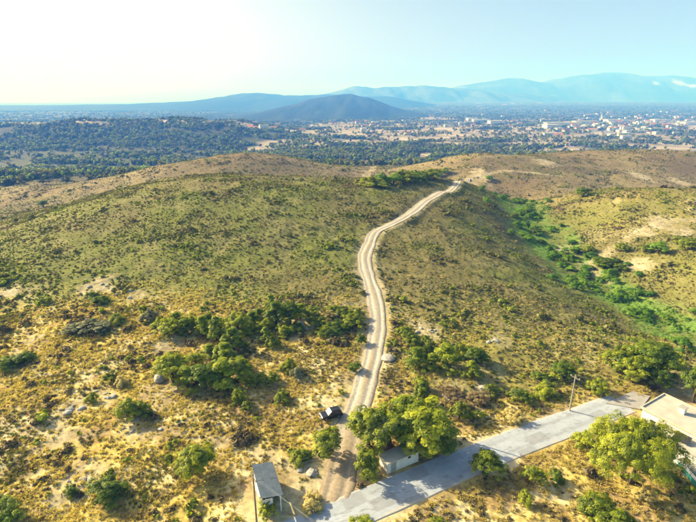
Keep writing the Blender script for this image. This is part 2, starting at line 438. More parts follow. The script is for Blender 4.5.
def ground_col(x, y):
    r = np.hypot(x, y)
    dry, valley, sand, plain = zones(x, y)
    n1, n2, n3 = fbm(x / 26, y / 26, 61), fbm(x / 6, y / 6, 62), fbm(x / 1.6, y / 1.6, 63, 3)
    m = lambda a: a[:, None]
    scrub = lerp(C(0.175, 0.15, 0.055), C(0.175, 0.185, 0.042), m(ss(0.35, 0.65, n1)))
    scrub = lerp(scrub, C(0.26, 0.225, 0.095), m(0.55 * ss(0.5, 0.72, n2)))
    scrub = lerp(scrub, C(0.14, 0.135, 0.04), m(0.5 * ss(0.5, 0.3, n3)))
    # yellower slopes: right hill and far brown hills
    yl = np.exp(-(((x - 140) / 55)**2 + ((y - 190) / 38)**2)) + 0.6 * np.exp(-(((x - 112) / 30)**2 + ((y - 118) / 24)**2))
    scrub = lerp(scrub, C(0.29, 0.25, 0.06), m(np.clip(yl, 0, 1) * (0.45 + 0.5 * n2)))
    brown = ss(255, 330, y)
    scrub = lerp(scrub, lerp(C(0.21, 0.145, 0.08), C(0.31, 0.23, 0.11), m(ss(0.38, 0.62, fbm(x / 55, y / 40, 64)))), m(0.75 * brown))
    scrub = lerp(scrub, C(0.115, 0.11, 0.05), m(0.8 * ss(130, 240, -x) * ss(400, 470, y)))
    dg = lerp(C(0.58, 0.44, 0.12), C(0.66, 0.55, 0.30), m(ss(0.35, 0.65, n2)))
    dg = lerp(dg, C(0.24, 0.145, 0.06), m(0.75 * ss(0.50, 0.64, fbm(x / 3.5, y / 3.5, 65))))
    dg = lerp(dg, C(0.17, 0.15, 0.045), m(0.35 * ss(0.55, 0.7, fbm(x / 8, y / 8, 66))))
    c = lerp(scrub, dg, m(dry))
    vg = lerp(C(0.11, 0.18, 0.03), C(0.17, 0.30, 0.04), m(n2)) 
    c = lerp(c, vg, m(valley * (0.35 + 0.6 * ss(0.38, 0.62, n2))))
    sd = lerp(C(0.37, 0.30, 0.165), C(0.51, 0.435, 0.28), m(ss(0.3, 0.7, n3)))
    c = lerp(c, sd, m(np.clip(sand, 0, 1) * (0.45 + 0.45 * ss(0.3, 0.6, n2)) * (1 - 0.25 * dry)))
    # the plain: fields, scrub and woods
    f1 = fbm(x / 150, y / 110, 71); f2 = fbm(x / 40, y / 40, 72); f3 = _hash(np.floor(x / 85 + 2 * f1), np.floor(y / 130 + 3 * f2 * 0.4), 73)
    field = lerp(C(0.28, 0.22, 0.14), C(0.46, 0.38, 0.28), m(f3))
    wood = lerp(C(0.05, 0.068, 0.028), C(0.115, 0.115, 0.05), m(f2)) * m(1 - 0.35 * ss(150, 350, -x) * ss(900, 1050, y) * (1 - ss(1300, 1420, y)))
    fieldness = ss(0.47, 0.56, f1 + 0.13 * np.exp(-((y - 1150) / 400)**2) - 0.26 * ss(1900, 3200, y) + 0.06 * ss(-200, 300, x) - 0.55 * ss(120, 320, -x) - 0.04 * ss(600, 800, y) + 0.10 * np.exp(-((x - 60) / 260)**2 - ((y - 1400) / 380)**2))
    pl = lerp(wood, field, m(fieldness * (0.5 + 0.5 * ss(0.3, 0.5, f2))))
    crest = np.exp(-((y - 1300 - 60 * (f2 - 0.5)) / 55)**2) * ss(100, 260, -x) * (1 - ss(1050, 1250, -x))
    pl = lerp(pl, C(0.46, 0.38, 0.28), m(crest * ss(0.47, 0.6, fbm(x / 70, y / 30, 77))))
    c = lerp(c, pl, m(plain))
    return np.clip(c, 0.01, 0.8)

def build_ground():
    # angles: dense where the photograph looks, coarse behind
    a_mid = np.linspace(-46, 46, 620)
    a_side = np.concatenate([np.linspace(48, 180, 45)])
    ang = np.radians(np.concatenate([-a_side[::-1][1:], a_mid, a_side]))
    rad = [6.0]
    while rad[-1] < 24000:
        r = rad[-1]
        rad.append(r + (2.0 if r < 40 else 0.30 + 0.0035 * (r - 40) if r < 130 else 0.62 + 0.0062 * (r - 130) if r < 600 else 0.012 * r if r < 5000 else 0.06 * r))
    rad = np.array(rad)
    R, A = np.meshgrid(rad, ang, indexing='ij')
    X, Y = R * np.sin(A), R * np.cos(A)
    sh = X.shape
    Z = H(X.ravel(), Y.ravel())
    nr, na = sh
    i, j = np.meshgrid(np.arange(nr - 1), np.arange(na - 1), indexing='ij')
    a = (i * na + j).ravel()
    faces = np.stack([a, a + 1, a + na + 1, a + na], -1)[:, ::-1]
    V = np.stack([X.ravel(), Y.ravel(), Z], -1)
    # close the ring behind and the disc below the drone
    V = np.vstack([V, [[0, 0, h1(0, 0)]]])
    me = new_mesh('ground', V, faces.astype(np.int32), True)
    vattr(me, 'col', np.vstack([ground_col(X.ravel(), Y.ravel()), [[0.3, 0.25, 0.15]]]), 'FLOAT_COLOR')
    bm = bmesh.new(); bm.from_mesh(me); bm.verts.ensure_lookup_table()
    c = bm.verts[len(V) - 1]
    for k in range(na - 1):
        bm.faces.new((bm.verts[k], c, bm.verts[k + 1])).smooth = True
    bmesh.ops.recalc_face_normals(bm, faces=bm.faces)
    bm.to_mesh(me); bm.free()
    o = obj('ground', me, M['ground'])
    tag(o, 'dry grassy ground rolling up into brown scrub hills', kind='structure')
    return V, rad, ang, Z.reshape(sh)
GV, G_RAD, G_ANG, G_Z = build_ground()
G_T = 30.0 * 1.006**np.arange(1150)
def Hg(x, y):
    """height of the ground sheet as built"""
    x = np.asarray(x, float); y = np.asarray(y, float)
    r, a = np.hypot(x, y), np.arctan2(x, y)
    i = np.clip(np.searchsorted(G_RAD, r) - 1, 0, len(G_RAD) - 2); j = np.clip(np.searchsorted(G_ANG, a) - 1, 0, len(G_ANG) - 2)
    fr = np.clip((r - G_RAD[i]) / (G_RAD[i + 1] - G_RAD[i]), 0, 1); fa = np.clip((a - G_ANG[j]) / (G_ANG[j + 1] - G_ANG[j]), 0, 1)
    return (G_Z[i, j] * (1 - fa) + G_Z[i, j + 1] * fa) * (1 - fr) + (G_Z[i + 1, j] * (1 - fa) + G_Z[i + 1, j + 1] * fa) * fr
def h1(x, y): return float(Hg(np.array([x]), np.array([y]))[0])
def gpix(px, py):
    """point of the ground seen at a photo pixel"""
    dx, dy, dz = (float(q) for q in ray(px, py))
    gap = CAMZ + G_T * dz - Hg(G_T * dx, G_T * dy)
    k = max(1, int(np.argmax(gap < 0)))
    t = G_T[k - 1] + (G_T[k] - G_T[k - 1]) * gap[k - 1] / (gap[k - 1] - gap[k])
    return np.array([t * dx, t * dy])
print('ground verts', len(GV))

# ------------------------------------------------------------------ dirt track and paved road
def ribbon(name, line, lz, half, across, mat_, colf, profile, rag=0.0, lift=0.0):
    d = np.gradient(line, axis=0); d /= np.linalg.norm(d, axis=1)[:, None]
    nrm = np.stack([d[:, 1], -d[:, 0]], -1)
    arc = arc_of(line)
    hw = half if np.ndim(half) else np.full(len(line), half)
    s = np.linspace(-1, 1, across)
    S = np.broadcast_to(s, (len(line), across))
    edge_l = 1 + rag * (fbm(arc / 3.0, arc * 0 + 3, 81) - 0.5); edge_r = 1 + rag * (fbm(arc / 3.0, arc * 0 + 9, 82) - 0.5)
    W = np.where(S < 0, S * (hw * edge_l)[:, None], S * (hw * edge_r)[:, None])
    P = line[:, None, :] + nrm[:, None, :] * W[..., None]
    Z = lz[:, None] + lift + profile(S, P[..., 0], P[..., 1])
    V = np.concatenate([P, Z[..., None]], -1).reshape(-1, 3)
    n = len(line)
    i, j = np.meshgrid(np.arange(n - 1), np.arange(across - 1), indexing='ij')
    a = (i * across + j).ravel()
    F = np.stack([a, a + 1, a + across + 1, a + across], -1)
    me = new_mesh(name, V, F.astype(np.int32), True)
    vattr(me, 'col', colf(S.ravel(), np.broadcast_to(arc[:, None], S.shape).ravel(), V[:, 0], V[:, 1]), 'FLOAT_COLOR')
    bm = bmesh.new(); bm.from_mesh(me); bmesh.ops.recalc_face_normals(bm, faces=bm.faces)
    if sum(f.normal.z for f in bm.faces) < 0: bmesh.ops.reverse_faces(bm, faces=bm.faces)
    bm.to_mesh(me); bm.free()
    return obj(name, me, mat_)
def track_profile(S, x, y):
    rut = -0.10 * (np.exp(-((np.abs(S) - 0.45) / 0.13)**2)) + 0.05 * np.exp(-(S / 0.2)**2)
    return rut + 0.07 * (fbm(x / 0.9, y / 0.9, 85, 3) - 0.5) - 0.14 * ss(0.82, 1.0, np.abs(S)) + 0.05
def track_col(s, a, x, y):
    m = lambda q: q[:, None]
    c = lerp(C(0.37, 0.32, 0.25), C(0.48, 0.43, 0.35), m(fbm(x / 2, y / 2, 86)))
    c = lerp(c, C(0.62, 0.57, 0.48), m(0.85 * np.exp(-((np.abs(s) - 0.45) / 0.15)**2) * (0.5 + fbm(s * 3, a / 6, 87))))
    c = lerp(c, C(0.40, 0.28, 0.14), m(0.6 * np.exp(-((s) / 0.17)**2) * ss(0.35, 0.65, fbm(s * 2, a / 9, 88))))
    c = lerp(c, C(0.33, 0.24, 0.14), m(0.6 * (1 - ss(8, 22, a))))
    c = lerp(c, C(0.22, 0.16, 0.10), m(0.7 * ss(0.86, 0.98, np.abs(s) + 0.25 * (fbm(x / 1.5, y / 1.5, 89) - 0.5))))
    return c
TRACK_Z = TRACK_Z - 0.3 * (1 - ss(0.0, 2.2, TRACK_A))
TW = np.interp(TRACK_A, [0, 25, 60, TRACK_A[-1]], [2.1, 1.9, 2.2, 1.5]) * (1 + 0.45 * (fbm(TRACK_A / 14, TRACK_A * 0 + 2, 83) - 0.5))
tag(ribbon('dirt_track', TRACK, TRACK_Z, TW, 15, M['track'], track_col, track_profile, 0.4, 0.0), 'pale dirt track with wheel ruts winding up the hill ridge', kind='structure')
def road_profile(S, x, y): return 0.03 * (1 - S * S) + 0.01 - 0.14 * ss(0.95, 1.0, np.abs(S))
def road_col(s, a, x, y):
    m = lambda q: q[:, None]
    c = lerp(C(0.34, 0.375, 0.42), C(0.44, 0.47, 0.515), m(fbm(s * 2.5, a / 7, 91)))
    c = lerp(c, C(0.27, 0.28, 0.30), m(0.7 * np.exp(-((np.abs(s) - 0.45) / 0.13)**2) * fbm(s * 4, a / 12, 92)))
    pt = _hash(np.floor(a / 3.1), np.floor(s * 1.4 + 0.2), 95)
    c = lerp(c, C(0.27, 0.28, 0.295), m(0.65 * (pt > 0.86)))
    c = lerp(c, C(0.22, 0.22, 0.23), m(0.6 * (np.abs(fbm(s * 2.2 + 5, a / 3.5, 96) - 0.5) < 0.012)))
    c = lerp(c, C(0.55, 0.48, 0.37), m(0.75 * ss(0.80, 1.0, np.abs(s) + 0.35 * (fbm(x / 1.2, y / 1.2, 93) - 0.5))))
    return c
tag(ribbon('paved_road', ROAD, ROAD_Z, 2.55, 41, M['road'], road_col, road_profile, 0.10, 0.0), 'narrow light grey paved road crossing the foreground', kind='structure')

# ------------------------------------------------------------------ distant hills and mountains
def far_hill(name, label, sil, dist, depth, col1, col2, seed, scars=(), base_py=None, nx=220, nv=34):
    sil = np.array(sil, float)
    px = np.linspace(sil[0, 0], sil[-1, 0], nx)
    py = np.interp(px, sil[:, 0], sil[:, 1])
    k = np.ones(7) / 7
    py = np.convolve(np.pad(py, 3, mode='edge'), k, 'valid')
    py = py + 2.4 * (fbm(px / 11.0, px * 0 + seed, seed, 4) - 0.5) * ss(0, 8, 122 - py)
    u, dy, dz = ray(px, py)
    x = u / dy * dist
    ztop = CAMZ + dz / dy * dist
    ztop = np.maximum(ztop, PLAIN - 4) 
    v = np.linspace(-1, 1, nv)
    X = np.broadcast_to(x[:, None], (nx, nv)) ; Vv = np.broadcast_to(v, (nx, nv))
    Y = dist + Vv * depth
    prof = np.cos(Vv * math.pi / 2)**1.4
    w = x[-1] - x[0]
    rn = fbm(X / (w / 14), Y / (depth / 2.2), seed)
    spur = 1 + (1 - prof) * 1.6 * (rn - 0.5)
    hgt = (ztop[:, None] - (PLAIN - 5)) * np.clip(prof * spur, 0, 1.05) + (ztop[:, None] - PLAIN) * 0.06 * (fbm(X / (w / 45), Y / (depth / 9), seed + 3) - 0.5)
    ends = ss(0, 0.04, np.linspace(0, 1, nx)) * ss(0, 0.04, np.linspace(1, 0, nx))
    Z = PLAIN - 5 + hgt * np.where(ends < 1, ends, 1)[:, None]
    V = np.stack([X, Y, Z], -1).reshape(-1, 3)
    i, j = np.meshgrid(np.arange(nx - 1), np.arange(nv - 1), indexing='ij')
    a = (i * nv + j).ravel()
    F = np.stack([a, a + nv, a + nv + 1, a + 1], -1)
    me = new_mesh(name, V, F.astype(np.int32), True)
    c = lerp(C(*col1), C(*col2), ss(0.4, 0.62, fbm(V[:, 0] / (w / 30), V[:, 1] / (depth / 5), seed + 7))[:, None])
    for (sx, sy, sw, sh_) in scars:
        u1, d1, z1 = ray(sx, sy)
        cx, cz = u1 / d1 * dist, CAMZ + z1 / d1 * (dist - depth * 0.4)
        q = ((V[:, 0] - cx) / (sw / FPX * dist))**2 + ((V[:, 2] - cz) / (sh_ / FPX * dist))**2 + 0.8 * (fbm(V[:, 0] / 90, V[:, 2] / 45, 5) - 0.5)
        c = lerp(c, C(0.42, 0.40, 0.37), ((1 - ss(0.5, 1.2, q)) * (V[:, 1] < dist))[:, None])
    vattr(me, 'col', c, 'FLOAT_COLOR')
    return tag(obj(name, me, M['hill']), label, kind='structure')
DG, DG2 = (0.012, 0.028, 0.022), (0.028, 0.046, 0.030)
far_hill('hill', 'dark wooded hill rising from the plain in the middle distance', [(215, 123), (240, 118.5), (262, 112), (280, 107.5), (296, 103.5), (312, 99), (330, 96), (340, 94.6), (350, 94.4), (362, 96.5), (374, 99), (388, 105), (403, 110), (424, 116), (450, 121.5)], 3900, 1650, DG, DG2, 101)
far_hill('hill', 'long blue wooded ridge behind the dark hill', [(-140, 107), (0, 106), (90, 105), (138, 104), (180, 102), (193, 101), (220, 98), (236, 94.5), (252, 93.5), (268, 93), (289, 95.5), (310, 95.5), (334, 94), (360, 97), (392, 96.5), (413, 101), (440, 105), (480, 108)], 6600, 2000, DG, DG2, 111)
far_hill('hill', 'pale blue hills on the horizon above the plain', [(300, 100), (334, 92), (345, 88), (354.5, 85), (372, 87.5), (385, 87), (399, 86.5), (412, 87), (423, 85), (440, 86.5), (458, 88.5), (500, 92), (560, 97)], 8800, 1500, (0.05, 0.065, 0.045), (0.10, 0.11, 0.08), 121)
far_hill('mountain', 'pale blue mountain range with white quarry scars on the horizon', [(420, 99), (456, 87), (475, 83), (490, 81), (503, 79), (514.6, 77.5), (524, 79), (535, 82), (545, 81.5), (559, 79), (573, 76), (587, 74.5), (602, 73), (618, 72.2), (628, 73), (639, 76.5), (650, 76.5), (663, 75.2), (680, 77), (696, 78.5), (740, 82), (800, 88), (860, 97)], 10200, 1900, (0.06, 0.075, 0.055), (0.11, 0.12, 0.09), 131, scars=[(628, 84.5, 4.5, 1.3), (650, 83, 4.5, 2.6), (656, 86, 5, 1.2)])

# ------------------------------------------------------------------ plants: prototype meshes
def leaf_cloud(centers, radii, per, size, seed, up=0.2, tint_lo=0.0, flat=0.85, noise=0.25):
    """leaf-sized quads spread over many small clumps; one tint per clump"""
    g = np.random.default_rng(seed)
    V, F, T = [], [], []
    n = 0
    mid = centers.mean(0) - np.array([0, 0, 0.25 * np.ptp(centers[:, 2])])
    for c, r in zip(centers, radii):
        d = g.normal(size=(per, 3)); d /= np.linalg.norm(d, axis=1)[:, None]
        d[:, 2] = np.where(d[:, 2] < -0.3, -d[:, 2], d[:, 2])
        rr = r * g.uniform(0.45, 1.0, (per, 1))**0.5
        p = c + d * rr * np.array([1, 1, flat])
        od = p - mid; od /= np.linalg.norm(od, axis=1)[:, None] + 1e-9
        nrm = 0.75 * d + 0.75 * od + np.array([0, 0, up]) + g.normal(size=(per, 3)) * 0.3
        nrm /= np.linalg.norm(nrm, axis=1)[:, None]
        a = np.cross(nrm, g.normal(size=(per, 3))); a /= np.linalg.norm(a, axis=1)[:, None] + 1e-9
        b = np.cross(nrm, a)
        s = size * g.uniform(0.55, 1.3, (per, 1))
        q = np.stack([p - a * s * 0.5, p - b * s * 0.32 + a * s * .1, p + a * s * 0.55, p + b * s * 0.32], 1)
        V.append(q.reshape(-1, 3)); F.append(np.arange(per * 4).reshape(-1, 4) + n); n += per * 4
        t = np.clip(g.uniform(tint_lo, 1) + g.normal(size=per) * noise * 0.5, 0, 1)
        T.append(np.repeat(t, 4))
    return np.vstack(V), np.vstack(F), np.concatenate(T)
def foliage_mesh(name, centers, radii, per, size, seed, material, **k):
    V, F, T = leaf_cloud(np.asarray(centers, float), radii, per, size, seed, **k)
    me = new_mesh(name, V, F.astype(np.int32)); vattr(me, 'tint', T); me.materials.append(material)
    return me
def crown_points(n, lobes, g, shell=0.55):
    """points near the surface of a few overlapping lobes"""
    pts = []
    while len(pts) < n:
        c, r = lobes[g.integers(len(lobes))]
        d = g.normal(size=3); d /= np.linalg.norm(d)
        if d[2] < -0.6: continue
        pts.append(np.array(c) + d * np.array(r) * g.uniform(shell, 1.0))
    return np.array(pts)
def tree_proto(seed, kind):
    """unit tree: crown about 1 wide, 1 high (scaled per tree); returns (trunk mesh, crown mesh)"""
    g = np.random.default_rng(seed)
    W, Hh = 5.0, 5.0
    tr = MB()
    lean = g.normal(size=2) * 0.15
    if kind in ('broad', 'big'):
        nl = {'broad': 7, 'big': 20}[kind]
        lobes = []
        for k in range(nl):
            a = k * 2.4 + g.uniform(-.4, .4); rr = W * 0.33 * math.sqrt((k + 0.3) / nl)
            zz = Hh * ((0.58 if kind == 'broad' else 0.66) - 0.30 * (rr / (W * 0.33))**2 + g.uniform(-0.08, 0.08))
            r0 = W * g.uniform(0.15, 0.24) * (0.85 if kind == 'big' else 1)
            lobes.append(((rr * math.cos(a), rr * math.sin(a), zz), (r0, r0, r0 * g.uniform(0.75, 1.0))))
        n = {'broad': 130, 'big': 460}[kind]
        c = crown_points(n, lobes, g)
        rad = g.uniform(0.26, 0.5, n) * (0.62 if kind == 'big' else 1)
        size = {'broad': 0.20, 'big': 0.08}[kind]
        limbs = [l[0] for l in lobes]
    elif kind == 'pine':
        lobes = []
        for k in range(9):
            f = k / 8; a = k * 2.4 + g.uniform(-.5, .5); rr = W * 0.30 * (1 - f)**0.8 * g.uniform(0.6, 1.1)
            r0 = W * (0.23 - 0.13 * f) * g.uniform(0.85, 1.15)
            lobes.append(((rr * math.cos(a), rr * math.sin(a), Hh * (0.16 + 0.74 * f)), (r0, r0, r0 * 1.15)))
        n = 120
        c = crown_points(n, lobes, g)
        rad = g.uniform(0.25, 0.45, n); size = 0.20
        limbs = [l[0] for l in lobes]
    elif kind in ('round', 'dark'):
        lobes = []
        for k in range(12):
            a = k * 2.4 + g.uniform(-.5, .5); f = (k + .5) / 12; rr = W * 0.27 * math.sqrt(f) * g.uniform(0.75, 1.15)
            r0 = W * g.uniform(0.15, 0.23)
            lobes.append(((rr * math.cos(a), rr * math.sin(a), Hh * (0.70 - 0.36 * f**1.6 + g.uniform(-.08, .08))), (r0, r0, r0 * g.uniform(.85, 1.1))))
        n = 150
        c = crown_points(n, lobes, g, 0.5)
        rad = g.uniform(0.25, 0.45, n); size = 0.185
        limbs = [l[0] for l in lobes[:6]]
    else:  # bush: low mound down to the ground
        lobes = []
        for k in range(8):
            a = k * 2.4 + g.uniform(-.5, .5); rr = W * 0.34 * math.sqrt((k + 0.2) / 8)
            r0 = W * g.uniform(0.14, 0.24)
            lobes.append(((rr * math.cos(a), rr * math.sin(a), Hh * g.uniform(0.25, 0.6) * (1 - 0.45 * (rr / (W * .34))**2)), (r0, r0, Hh * g.uniform(0.22, 0.34))))
        n = 120
        c = crown_points(n, lobes, g); c[:, 2] = np.maximum(c[:, 2], 0.25)
        rad = g.uniform(0.28, 0.5, n); size = 0.205
        limbs = [l[0] for l in lobes[:4]]
    tips = []
    th = Hh * (0.3 if kind != 'bush' else 0.1)
    tr.tube([(0, 0, -0.4), (lean[0] * .4, lean[1] * .4, th * .5), (lean[0], lean[1], th), (lean[0] * 1.3, lean[1] * 1.2, Hh * (0.6 if kind != 'pine' else 0.85))],
            [0.24, 0.18, 0.14, 0.04] if kind != 'big' else [0.11, .09, .075, .03], 8)
    for l in limbs:
        l = np.array(l); s = np.array([lean[0], lean[1], th * g.uniform(0.7, 1.1)])
        mid = s * 0.5 + l * 0.5 + np.array([0, 0, -0.15])
        tr.tube([tuple(s), tuple(mid), tuple(l)], [0.09, 0.06, 0.025], 6)
    key = {'broad': 'leaf_tree', 'big': 'leaf_tree', 'dark': 'leaf_dark', 'pine': 'leaf_pine', 'bush': 'leaf_tree', 'round': 'leaf_tree'}[kind]
    per = {'broad': 72, 'big': 120, 'dark': 72, 'pine': 72, 'bush': 70, 'round': 72}[kind]
    crown = foliage_mesh('crown', c, rad, per, size, seed + 1, M[key])
    # normalise so that the crown is 1 wide and the top is at 1
    co = np.empty(len(crown.vertices) * 3, np.float32); crown.vertices.foreach_get('co', co); co = co.reshape(-1, 3)
    wx = np.percentile(np.abs(co[:, :2]), 98) * 2; hz_ = np.percentile(co[:, 2], 99.5)
    co[:, :2] /= wx; co[:, 2] /= hz_
    crown.vertices.foreach_set('co', co.ravel()); crown.update()
    tm = tr.mesh('trunk', smooth=True); tm.materials.append(M['bark'])
    for v in tm.vertices: v.co = (v.co.x / wx, v.co.y / wx, v.co.z / hz_)
    return tm, crown
PROTO = {}
for kind, n in (('broad', 3), ('pine', 4), ('dark', 3), ('bush', 3), ('round', 3), ('big', 1)):
    PROTO[kind] = [tree_proto(300 + 13 * i + len(kind) * 101, kind) for i in range(n)]
for alt, src, mk in (('grey', 'bush', 'leaf_grey'), ('gold', 'bush', 'leaf_gold'), ('darkbush', 'bush', 'leaf_dark'), ('rust', 'bush', 'leaf_brown'), ('valley', 'bush', 'leaf_valley'), ('valleytree', 'broad', 'leaf_valley')):
    PROTO[alt] = []
    for tm, cm in PROTO[src]:
        c2 = cm.copy(); c2.materials.clear(); c2.materials.append(M[mk]); PROTO[alt].append((tm, c2))
TREE_AT = []
def tree(px, py, w, h, kind, label, name=None, cat=None, group=None, xy=None):
    p = gpix(px, py) if xy is None else xy
    z = h1(*p)
    shrubby = kind in ('bush', 'grey', 'gold', 'darkbush', 'rust', 'valley')
    nm = name or ('bush' if shrubby else 'tree')
    e = empty(nm, (p[0], p[1], z - 0.05), random.uniform(0, 6.28))
    s = random.uniform(0.92, 1.08)
    e.scale = (w * s * 0.92, w / s * 0.92, h * 0.92)
    tm, cm = random.choice(PROTO[kind])
    obj('trunk' if not shrubby else 'stem', tm, None, e); obj('crown' if not shrubby else 'foliage', cm, None, e)
    tag(e, label, cat or ('bush' if shrubby else 'tree'), group)
    TREE_AT.append((p[0], p[1], w / 2))
    return e

# ------------------------------------------------------------------ foreground trees (photo pixel of the base, width, height in metres)
tree(630, 483, 11.2, 9.2, 'big', 'largest tree, with a broad yellow-green crown beside the white house', 'tree')
tree(486, 476, 4.2, 3.7, 'round', 'small round tree standing alone on the near edge of the paved road')
tree(327, 457, 4.5, 4.6, 'round', 'green tree on the left edge of the dirt track below the dark car')
tree(367, 479, 3.6, 4.4, 'round', 'slim green tree at the left end of the white hut')
tree(368, 446, 6.0, 6.2, 'round', 'green tree beside the dirt track at the left of the clump behind the hut')
tree(390, 451, 7.6, 6.6, 'round', 'tall green tree right behind the white hut')
tree(420, 448, 9.4, 7.2, 'round', 'widest tree of the clump behind the white hut')
tree(438, 451, 5.6, 5.0, 'dark', 'dark shaded tree at the right end of the clump behind the hut')
tree(404, 428, 5.6, 5.8, 'pine', 'pine at the rear of the clump behind the white hut')
tree(421, 404, 2.6, 4.4, 'pine', 'slender young pine just above the clump behind the hut')
tree(459, 420, 3.0, 3.2, 'broad', 'small bright tree right of the wooden pole beside the tree clump')
tree(196, 474, 4.8, 4.4, 'round', 'round bright green tree alone in the dry grass left of the shed')
tree(108, 495, 4.8, 2.6, 'darkbush', 'wide dark green bush low in the yellow grass at the lower left')
tree(72, 493, 2.0, 1.3, 'darkbush', 'small dark bush left of the wide dark bush in the yellow grass')
tree(128, 416, 4.4, 3.4, 'bush', 'rounded yellow-green bush below the white boulder, with shrubs around')
tree(140, 414, 3.4, 2.4, 'bush', 'lower green bush joined to the right of the rounded bush by the boulder')
tree(111, 382, 2.6, 2.0, 'bush', 'small bright bush above the rock outcrop on the left')
tree(122, 385, 2.4, 1.8, 'gold', 'small yellowish bush above the rock outcrop on the left')
tree(92, 402, 2.2, 1.7, 'bush', 'small green bush among the rocks of the left slope')
tree(6, 520, 4.6, 2.6, 'darkbush', 'dark bush cut by the lower left corner')
tree(267, 517, 2.3, 2.4, 'bush', 'bright green bush against the near side of the shed')
tree(313, 506, 3.2, 1.6, 'gold', 'golden dry bush between the shed and the dirt track')
tree(299, 462, 2.6, 1.9, 'bush', 'low green bush left of the track, above the shed')
tree(304, 458, 2.4, 1.6, 'darkbush', 'dark low bush next to the tree at the left edge of the track')
tree(535, 484, 2.8, 2.8, 'bush', 'bright green bush in the dry plot below the paved road')
tree(556, 481, 2.2, 1.9, 'darkbush', 'small dark bush right of the bright one in the dry plot')
tree(526, 504, 1.9, 2.2, 'bush', 'small upright bush lowest in the dry plot below the road')
tree(581, 446, 3.2, 2.6, 'bush', 'green bush between the paved road and the largest tree')
tree(593, 512, 4.4, 2.7, 'bush', 'green bush at the bottom edge below the largest tree')
tree(613, 527, 4.8, 2.8, 'bush', 'green bush cut by the bottom edge below the largest tree')
tree(643, 500, 2.6, 1.6, 'gold', 'yellow bush in the shade right of the largest tree')
tree(668, 480, 2.0, 1.7, 'bush', 'small green bush at the foot of the teal wall')
tree(364, 529, 3.4, 1.6, 'bush', 'green bush cut by the bottom edge beside the paved road')
tree(442, 529, 3.0, 1.2, 'bush', 'low green bush at the bottom edge right of the paved road')
